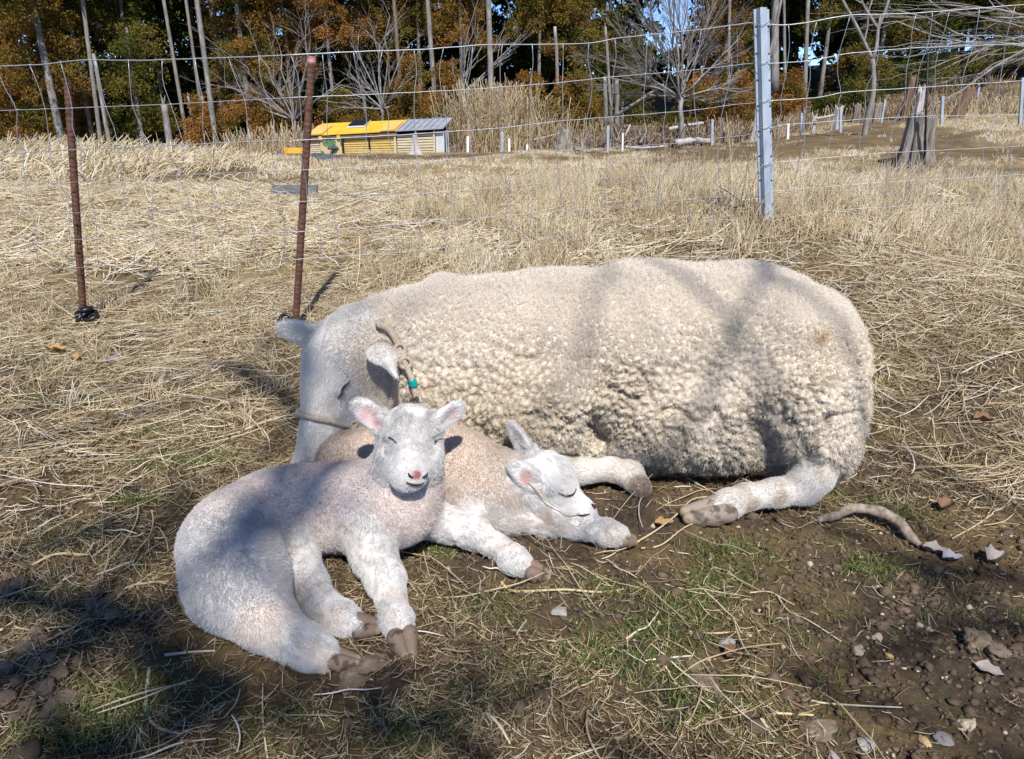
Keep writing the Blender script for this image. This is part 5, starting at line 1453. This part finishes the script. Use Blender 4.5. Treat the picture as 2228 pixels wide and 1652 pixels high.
# ================================================================ the bare tree behind the camera whose shadow dapples the scene
def shade_tree():
    S = np.array(TO_SUN)
    e_ = empty('bare_tree', (2.6, -4.4, 0), 'bare tree behind the viewer on the right, throwing branch shadows over the ewe', 'bare tree')
    e2 = empty('bare_tree', (-3.4, -4.2, 0), 'bare tree behind the viewer on the left, throwing branch shadows over the lambs', 'bare tree')
    fork2 = np.array([-3.3, -4.1, 3.6])
    mb = MB(); mb.tube(spline([(-3.4, -4.2, -.1), (-3.43, -4.17, 1.6), fork2], 12), np.linspace(.16, .11, 12), 12); mb.build('trunk', M_BARKB, e2)
    rg_ = np.random.default_rng(40)
    base = np.array([2.6, -4.4, -.1]); fork = np.array([2.5, -4.3, 3.6])
    mb = MB(); mb.tube(spline([base, (2.63, -4.37, 1.6), fork], 12), np.linspace(.16, .11, 12), 12); mb.build('trunk', M_BARKB, e_)
    def up(px, py, z0, t): return PZ(px, py, z0) + S * t
    # limbs: polylines in the photo where their shade falls, carried up the sun's direction
    limbs = [([(1640, 600), (1600, 700), (1540, 850), (1440, 930), (1330, 1010)], .30, 3.6, .036, .02),
             ([(1250, 640), (1260, 760), (1180, 860), (1090, 900)], .28, 3.9, .026, .014),
             ([(1730, 660), (1640, 640), (1560, 585)], .38, 3.7, .028, .015),
             ([(760, 1010), (700, 1060), (640, 1130), (560, 1180), (470, 1210)], .12, 4.1, .050, .03),
             ([(640, 1040), (560, 1120), (520, 1230), (560, 1340), (600, 1400)], .10, 4.2, .040, .022),
             ([(728, 690), (695, 770), (672, 860), (655, 940), (650, 1010)], .2, 4.4, .052, .040),
             ([(480, 790), (560, 830), (620, 900), (540, 1000)], .0, 4.4, .050, .03),
             ([(0, 1300), (150, 1330), (300, 1360), (420, 1440), (560, 1480)], .0, 4.3, .070, .05),
             ([(0, 1480), (160, 1430), (260, 1420)], .0, 4.5, .075, .06),
             ([(100, 1640), (260, 1600), (400, 1560), (330, 1480)], .0, 4.3, .060, .04),
             ([(60, 1200), (220, 1190), (380, 1150)], .0, 4.5, .045, .03),
             ([(800, 1540), (950, 1570), (1080, 1600), (1180, 1640)], .0, 3.9, .050, .035),
             ([(1180, 1480), (1080, 1530), (950, 1570)], .0, 3.8, .026, .016),
             ([(2228, 1260), (2080, 1230), (1960, 1190)], .0, 3.4, .040, .022),
             ([(2228, 1350), (2000, 1330), (1800, 1370), (1640, 1440)], .0, 3.3, .030, .012),
             ([(1700, 1440), (1780, 1500), (1900, 1560), (2100, 1640)], .0, 3.2, .026, .014),
             ([(900, 1480), (640, 1520), (500, 1560), (400, 1640)], .0, 4.2, .034, .02)]
    for pts, z0, t, r0, r1 in limbs:
        t *= 1.75
        k_ = (.36 if z0 > .25 else .50) if z0 > .15 else .62 if z0 > .05 else .52; r0 *= k_; r1 *= k_
        P_ = np.array([up(a, b, z0, t) for a, b in pts])
        q = spline(P_, 24); q += np.cumsum(rg_.normal(0, .006, q.shape), 0)
        mb = MB(); mb.tube(q, np.linspace(r0, r1, 24), 8)
        # the limb's run back to the fork, above the view
        left = np.mean([a for a, b in pts]) < 800
        fk_ = fork2 if left else fork
        a = q[0] if (q[0][0] < q[-1][0]) == left else q[-1]; mid = (a + fk_) / 2 + np.array([0, -.2, .5])
        mb.tube(spline([fk_, mid, a], 14), np.linspace(.014, .010, 14), 8)
        for k in range(6):
            i = rg_.integers(3, 24); d_ = nrm(rg_.normal(size=(1, 3)) + (q[min(i, 23)] - q[i - 2])[None] * 6)[0]
            limb_tree(mb, q[i], q[i] + d_ * rg_.uniform(.2, .5), r1 * .55, 1, rg_, .5, 3, .6, .0, .002)
        mb.build('branch', M_BARKB, e2 if left else e_)
shade_tree()

# ================================================================ small things lying about
def stalk(pts, r, label, m=None, name='straw_stalk', lift=.004, n=24, group=None):
    P_ = spline([GP(a, b, lift + (c[0] if c else 0)) for a, b, *c in pts], n); mb = MB(); mb.tube(P_, r * .72 * np.linspace(1, .7, n), 7)
    return tag(mb.build(name, m or M_STALK, smooth=True), label, 'straw', group)
M_STALK = simple_mat('golden stalk', [(.3, (.42, .31, .16)), (.7, (.66, .54, .34))], 50, .6)
M_STALKW = simple_mat('bleached stalk', [(.3, (.42, .35, .24)), (.7, (.64, .57, .44))], 50, .6)
stalk([(1090, 1268), (1110, 1284), (1150, 1295), (1230, 1298), (1310, 1290), (1390, 1276)], .0034, 'long curved golden straw below the outstretched hoof of the front lamb')
stalk([(1385, 1185), (1430, 1155), (1470, 1130), (1505, 1098), (1545, 1090)], .0026, 'bent straw leading up to the ewe hind hoof', lift=.012)
stalk([(1395, 1195), (1440, 1185), (1500, 1150), (1580, 1128)], .0022, 'second straw running to the ewe hind hoof', lift=.006)
stalk([(1630, 1300), (1675, 1290), (1720, 1312), (1780, 1340)], .0020, 'angled straw on the bare soil at the right', M_STALK)
stalk([(1690, 1295), (1715, 1330), (1760, 1355), (1830, 1398)], .0022, 'long straw slanting down over the bare soil', M_STALKW)
stalk([(1500, 1395), (1550, 1390), (1600, 1381)], .0028, 'short thick golden straw lying by itself', M_STALK)
stalk([(1435, 1445), (1470, 1490), (1520, 1530), (1570, 1575)], .0020, 'thin straw slanting at the lower middle', M_STALKW)
stalk([(1765, 1525), (1800, 1535), (1880, 1545), (1960, 1550)], .0022, 'pale straw lying flat on the dark soil', M_STALKW)
stalk([(1680, 1554), (1770, 1556)], .0030, 'thick tan straw piece low on the dark soil', M_STALK)
stalk([(325, 1455), (318, 1500), (322, 1560), (345, 1590), (395, 1600)], .0038, 'pale bent stem crossing another in the shaded lower left', M_STALKW)
stalk([(235, 1552), (300, 1558), (385, 1552)], .0032, 'pale stem lying across the bent one in the lower left', M_STALKW)
stalk([(0, 1370), (60, 1330), (130, 1280), (190, 1240)], .0026, 'long straw slanting up from the left edge', M_STALKW)
stalk([(40, 1270), (75, 1330), (110, 1385)], .0026, 'straw crossing the long one near the left edge', M_STALK)
stalk([(70, 1240), (130, 1228), (200, 1216)], .0036, 'broad tan blade lying above the left gravel', M_STALK)
stalk([(360, 1433), (420, 1428), (470, 1425)], .0034, 'broad grey blade beside the front lamb hind foot', M_STALKW)
stalk([(300, 1290), (350, 1285), (410, 1300), (430, 1330)], .0022, 'arched straw behind the front lamb rump', M_STALK)
stalk([(1060, 1580), (1085, 1605), (1110, 1632)], .0034, 'pale split blade at the bottom middle', M_STALKW)
stalk([(915, 1175), (925, 1220), (935, 1262)], .0020, 'straw between the two forelegs of the front lamb', M_STALK)
stalk([(1100, 1340), (1120, 1370), (1145, 1410)], .0022, 'short straw pointing down below the curved golden one', M_STALK)
stalk([(2080, 465), (2120, 447), (2165, 437)], .0030, 'white bare stick on the slope at the right', M_STALKW)
stalk([(2090, 810), (2160, 780), (2228, 762)], .0036, 'bleached stem at the right edge level with the ewe rump', M_STALKW)
stalk([(190, 1110), (300, 1090), (420, 1010), (470, 985)], .0020, 'long thin straw left of the front lamb', M_STALK)
# a stalk caught on the second lamb's ear
P_ = spline([surf(LB, a, b, .004) for a, b in ((1148, 1050), (1165, 1062))] + [surf(LB, a, b, .016) for a, b in ((1182, 1075), (1200, 1096))] + [surf(LB, a, b, .010) for a, b in ((1214, 1110), (1232, 1117), (1262, 1117))], 26)
mb = MB(); mb.tube(P_, .0011, 6); tag(mb.build('straw_stalk', M_STALK), 'thin bent straw hanging from the near ear of the second lamb', 'straw')
# the crooked stick at the right
M_STICK = simple_mat('grey brown stick', [(.3, (.10, .075, .055)), (.5, (.25, .20, .15)), (.75, (.42, .35, .28))], 70, .85, .0012, st=(1, 1, 1))
P_ = spline([GP(a, b, l) for a, b, l in ((1776, 1146, .012), (1815, 1136, .018), (1850, 1130, .030), (1900, 1137, .032), (1945, 1152, .026), (1975, 1175, .016), (2000, 1190, .010))], 40)
mb = MB(); mb.tube(P_, .0105 * np.interp(np.linspace(0, 1, 40), [0, .1, .5, .9, 1], [.55, .85, 1, .85, .5]) * (1 + .06 * np.sin(np.arange(40) * 1.3)), 12); _v = mb.v[-1]; mb.v[-1] = _v + nrm(_v - np.repeat(P_, 12, 0)) * (.0022 * fbm(_v * 60, 3, 4))[:, None]
tag(mb.build('stick', M_STICK), 'thick crooked grey brown stick arched over the soil right of the ewe hind leg', 'stick')
# weathered board behind the taller bar
a, b = GP(590, 430), GP(690, 432); bd = MB(); M = Matrix.Translation(Vector((a + b) / 2 + np.array([0, 0, .03]))) @ Matrix.Rotation(math.atan2((b - a)[1], (b - a)[0]), 4, 'Z') @ Matrix.Rotation(.5, 4, 'X')
w_ = np.linalg.norm(b - a) / 2; bd.box((-w_, -.07, -.012), (w_, .07, .012), M)
tag(bd.build('board', simple_mat('weathered grey board', [(.3, (.07, .072, .08)), (.7, (.16, .165, .175))], 14, .95, .002, spec=.02, st=(1, 6, 6)), smooth=False), 'weathered grey board lying in the straw behind the taller rusty bar', 'board')
a = GP(340, 372); rock('flat_stone', 'flat pale stone in the field left of the hut', a, .16, M_STONE, 'stone', 8, (1.6, .8, .25))
# leaves
def leaf(px, py, size, m, label, ang, curl, group=None, lift=.004):
    c = GP(px, py, lift); n = 9; mm = 5; V_ = []
    for i in range(n):
        t = i / (n - 1); w = math.sin(math.pi * t ** .8) * .32 * (1 + .16 * math.sin(i * 2.1 + px)) + .015
        for j in range(mm):
            s_ = (j / (mm - 1) - .5) * 2; V_.append(((t - .5) * size, s_ * w * size, size * (curl * (s_ ** 2) * w * 2.4 + .35 * curl * (t - .5) ** 2 * 4 + .05 * math.sin(i * 1.7 + j * 2.3 + px))))
    V_ = np.array(V_); R2 = np.array([[math.cos(ang), -math.sin(ang), 0], [math.sin(ang), math.cos(ang), 0], [0, 0, 1]])
    return tag(mesh_obj('dry_leaf', V_ @ R2.T + c, [(i * mm + j, (i + 1) * mm + j, (i + 1) * mm + j + 1, i * mm + j + 1) for i in range(n - 1) for j in range(mm - 1)], m), label, 'leaf', group)
ML1 = simple_mat('tan leaf', [(.3, (.30, .17, .07)), (.7, (.50, .31, .14))], 60, .7); ML2 = simple_mat('brown leaf', [(.3, (.13, .07, .04)), (.7, (.26, .15, .09))], 60, .7); ML3 = simple_mat('pale grey leaf', [(.3, (.22, .19, .17)), (.7, (.40, .35, .32))], 40, .6)
GL = 'dry leaves scattered on the soil'
for px, py, sz, m_, lab, an, cu in ((125, 768, .075, ML1, 'curled tan leaf below the shorter rusty bar', .2, .5), (165, 790, .05, ML1, 'small tan leaf crumpled right of the larger tan one', -.6, .8), (2055, 1112, .06, ML2, 'brown curled leaf above the pale scraps at the right', .7, .5),
                                   (2035, 1200, .055, ML3, 'pale whitish leaf scrap right of the crooked stick', -.4, .4), (2072, 1218, .05, simple_mat('purple grey leaf', [(.3, (.22, .19, .22)), (.7, (.36, .32, .36))], 40), 'purplish grey leaf beside the pale scrap', .1, .4), (2165, 1218, .065, ML3, 'large whitish leaf scrap near the right edge', .5, .6),
                                   (1630, 562, .06, ML1, 'tan leaf lying behind the ewe back', .1, .4), (1920, 706, .045, ML1, 'tan leaf right behind the ewe rump', .4, .4), (1885, 792, .04, ML3, 'pale leaf close to the ewe rump', -.3, .4), (2150, 1465, .05, ML3, 'pale flat leaf low at the right', -.7, .2),
                                   (1590, 1430, .04, ML2, 'small dark leaf on the bare soil', .9, .6), (2140, 930, .07, ML2, 'brown leaf among straw at the right', -.2, .5), (1445, 1140, .05, ML1, 'rust leaf tucked under the ewe hind hoof', .2, .3), (2200, 518, .07, ML1, 'tan leaf on the slope at the right edge', .1, .4), (1175, 478, .07, ML1, 'rust leaf in the tufts below the fence', .2, .3)):
    leaf(px, py, sz * .8, m_, lab, an, cu)
# stones that stand out
MPB = simple_mat('pale pebble', [(.3, (.36, .29, .20)), (.7, (.52, .44, .33))], 40, .75, .001); MTAN = simple_mat('tan pebble', [(.3, (.45, .29, .12)), (.7, (.58, .40, .20))], 50, .6); MCLOD = simple_mat('dried clod', [(.3, (.13, .095, .065)), (.7, (.27, .205, .145))], 70, .95, .004); MGREY = simple_mat('grey pebble', [(.3, (.24, .22, .20)), (.7, (.40, .37, .34))], 40, .9, .001, spec=.05)
for px, py, r, m_, lab, sq in ((2012, 1618, .013, MTAN, 'smooth orange tan pebble lowest at the right', (1.3, .9, .7)), (1908, 1380, .013, MPB, 'pale tan pebble in the middle of the bare soil', (1, 1.2, .6)), (1868, 1410, .014, MPB, 'pale broken stone beside the grass sprig', (1, 1.2, .6)), (1935, 1420, .009, MTAN, 'small round tan pebble right of the pale broken stone', (1.1, 1, .8)),
                             (1580, 1405, .013, MGREY, 'grey pebble near the short thick straw', (1, 1.3, .6)), (1655, 1575, .011, MPB, 'oval pale pebble at the bottom of the bare soil', (1.3, 1, .6)), (2100, 1585, .014, MPB, 'brownish pebble right of the dry sprig', (1.2, 1, .7)), (1885, 1615, .014, MGREY, 'grey white pebble left of the orange tan one', (1.2, 1, .6)), (1815, 1645, .014, MGREY, 'grey pebble cut by the bottom edge', (1.2, 1, .6)), (2055, 1612, .018, MGREY, 'angular white stone right of the orange tan pebble', (.8, 1.3, .5)),
                             (2130, 1405, .034, MCLOD, 'large dried clod of earth at the right', (1.2, .9, .7)), (2170, 1430, .024, MCLOD, 'smaller clod touching the large one', (1.1, 1, .7)), (1530, 1490, .030, MCLOD, 'flat crumbling clod left on the bare soil', (1.4, 1, .35)), (1510, 1460, .018, MCLOD, 'small clod above the crumbling one', (1.2, 1, .5)), (1780, 1590, .026, MCLOD, 'dark clod low on the bare soil', (1.3, 1, .5)),
                             (770, 1480, .040, MCLOD, 'lumpy clod by the front lamb hind hoof', (1.2, 1, .45)), (810, 1460, .030, MCLOD, 'second lumpy clod touching the hoof clod', (1.2, 1, .45)), (488, 683, .034, M_STONE, 'grey stone between the two rusty bars', (1.4, .9, .6)), (312, 742, .016, MPB, 'white pebble below the grey stone', (1.3, 1, .6)), (240, 785, .035, M_STONE, 'flat grey stone below the shorter bar', (1.5, .9, .35)),
                             (300, 890, .022, M_SLATE, 'bluish stone in the litter at the left', (1.3, .9, .6)), (335, 882, .022, M_SLATE, 'bluish flat stone right of the first', (1.5, .8, .4)), (385, 905, .024, M_STONE, 'grey slab stone left of the ewe head', (1.5, .9, .4)), (190, 920, .020, M_SLATE, 'dark stone farther left in the litter', (1.3, 1, .6)), (265, 905, .018, M_SLATE, 'small dark stone under the bluish ones', (1.3, 1, .5)), (1220, 1340, .016, MGREY, 'small grey chip below the curved golden straw', (1, 1.3, .4)), (450, 1270, .0, MGREY, '', (1, 1, 1))):
    r *= .72
    if r: rock('clod' if m_ is MCLOD else 'stone', lab, GP(px, py, r * .15), r, m_, 'clod' if m_ is MCLOD else 'stone', int(px + py), sq)
for k, (px, py) in enumerate(((95, 1405), (60, 1420), (40, 1440), (110, 1440), (20, 1455), (75, 1465), (130, 1470), (40, 1490), (100, 1500), (15, 1520), (60, 1535), (120, 1540), (150, 1520), (30, 1560), (205, 1330), (235, 1320), (225, 1345), (250, 1350), (190, 1350), (215, 1300), (20, 1260), (45, 1280), (15, 1290), (265, 1300), (170, 1440), (85, 1385), (10, 1420))):
    rock('clod', 'grey brown lump of dry earth among its fellows at the lower left', GP(px, py, .006), float(RNG.uniform(.007, .016)), MCLOD, 'clod', 900 + k, (1.1, 1, .8), 'lumps of earth at the lower left')
# crumbs and grit nobody could count
def crumbs(name, label, q, r, m):
    bm_ = bmesh.new(); bmesh.ops.create_icosphere(bm_, subdivisions=1, radius=1); v = np.array([x.co[:] for x in bm_.verts]); f = np.array([[x.index for x in y.verts] for y in bm_.faces]); bm_.free()
    n = len(q); z = ground_z(q[:, 0], q[:, 1]); k = 1 + .35 * RNG.normal(size=(n, len(v), 1))
    P_ = v[None] * k * r[:, None, None] * np.array([1.1, 1.0, .75]) + np.stack([q[:, 0], q[:, 1], z + r * .15], 1)[:, None]
    F_ = (f[None] + (np.arange(n) * len(v))[:, None, None]).reshape(-1, 3)
    return tag(mesh_obj(name, P_.reshape(-1, 3), F_, m), label, kind='stuff')
q = sow(24000, -1.6, 1.8, .58, 2.6, lambda x, y: np.clip(.25 + .55 * patch(4, 81, -.1, .4)(x, y) + .5 * sstep(.1, .5, x) * sstep(1.5, 1.2, y) + .6 * sstep(-.5, -.75, x) * sstep(1.3, 1.0, y), 0, 1)); crumbs('crumbs', 'fine crumbs of brown earth', q, np.exp(RNG.normal(math.log(.0028), .5, len(q))), simple_mat('earth crumbs', [(.3, (.05, .034, .022)), (.5, (.11, .078, .052)), (.75, (.20, .15, .105))], 30, .95))
q = sow(1100, -1.6, 1.8, .58, 2.2, lambda x, y: sstep(.0, .5, x) * .8 + .2); crumbs('grit', 'small pale grit scattered over the soil', q, np.exp(RNG.normal(math.log(.0026), .4, len(q))), MPB)
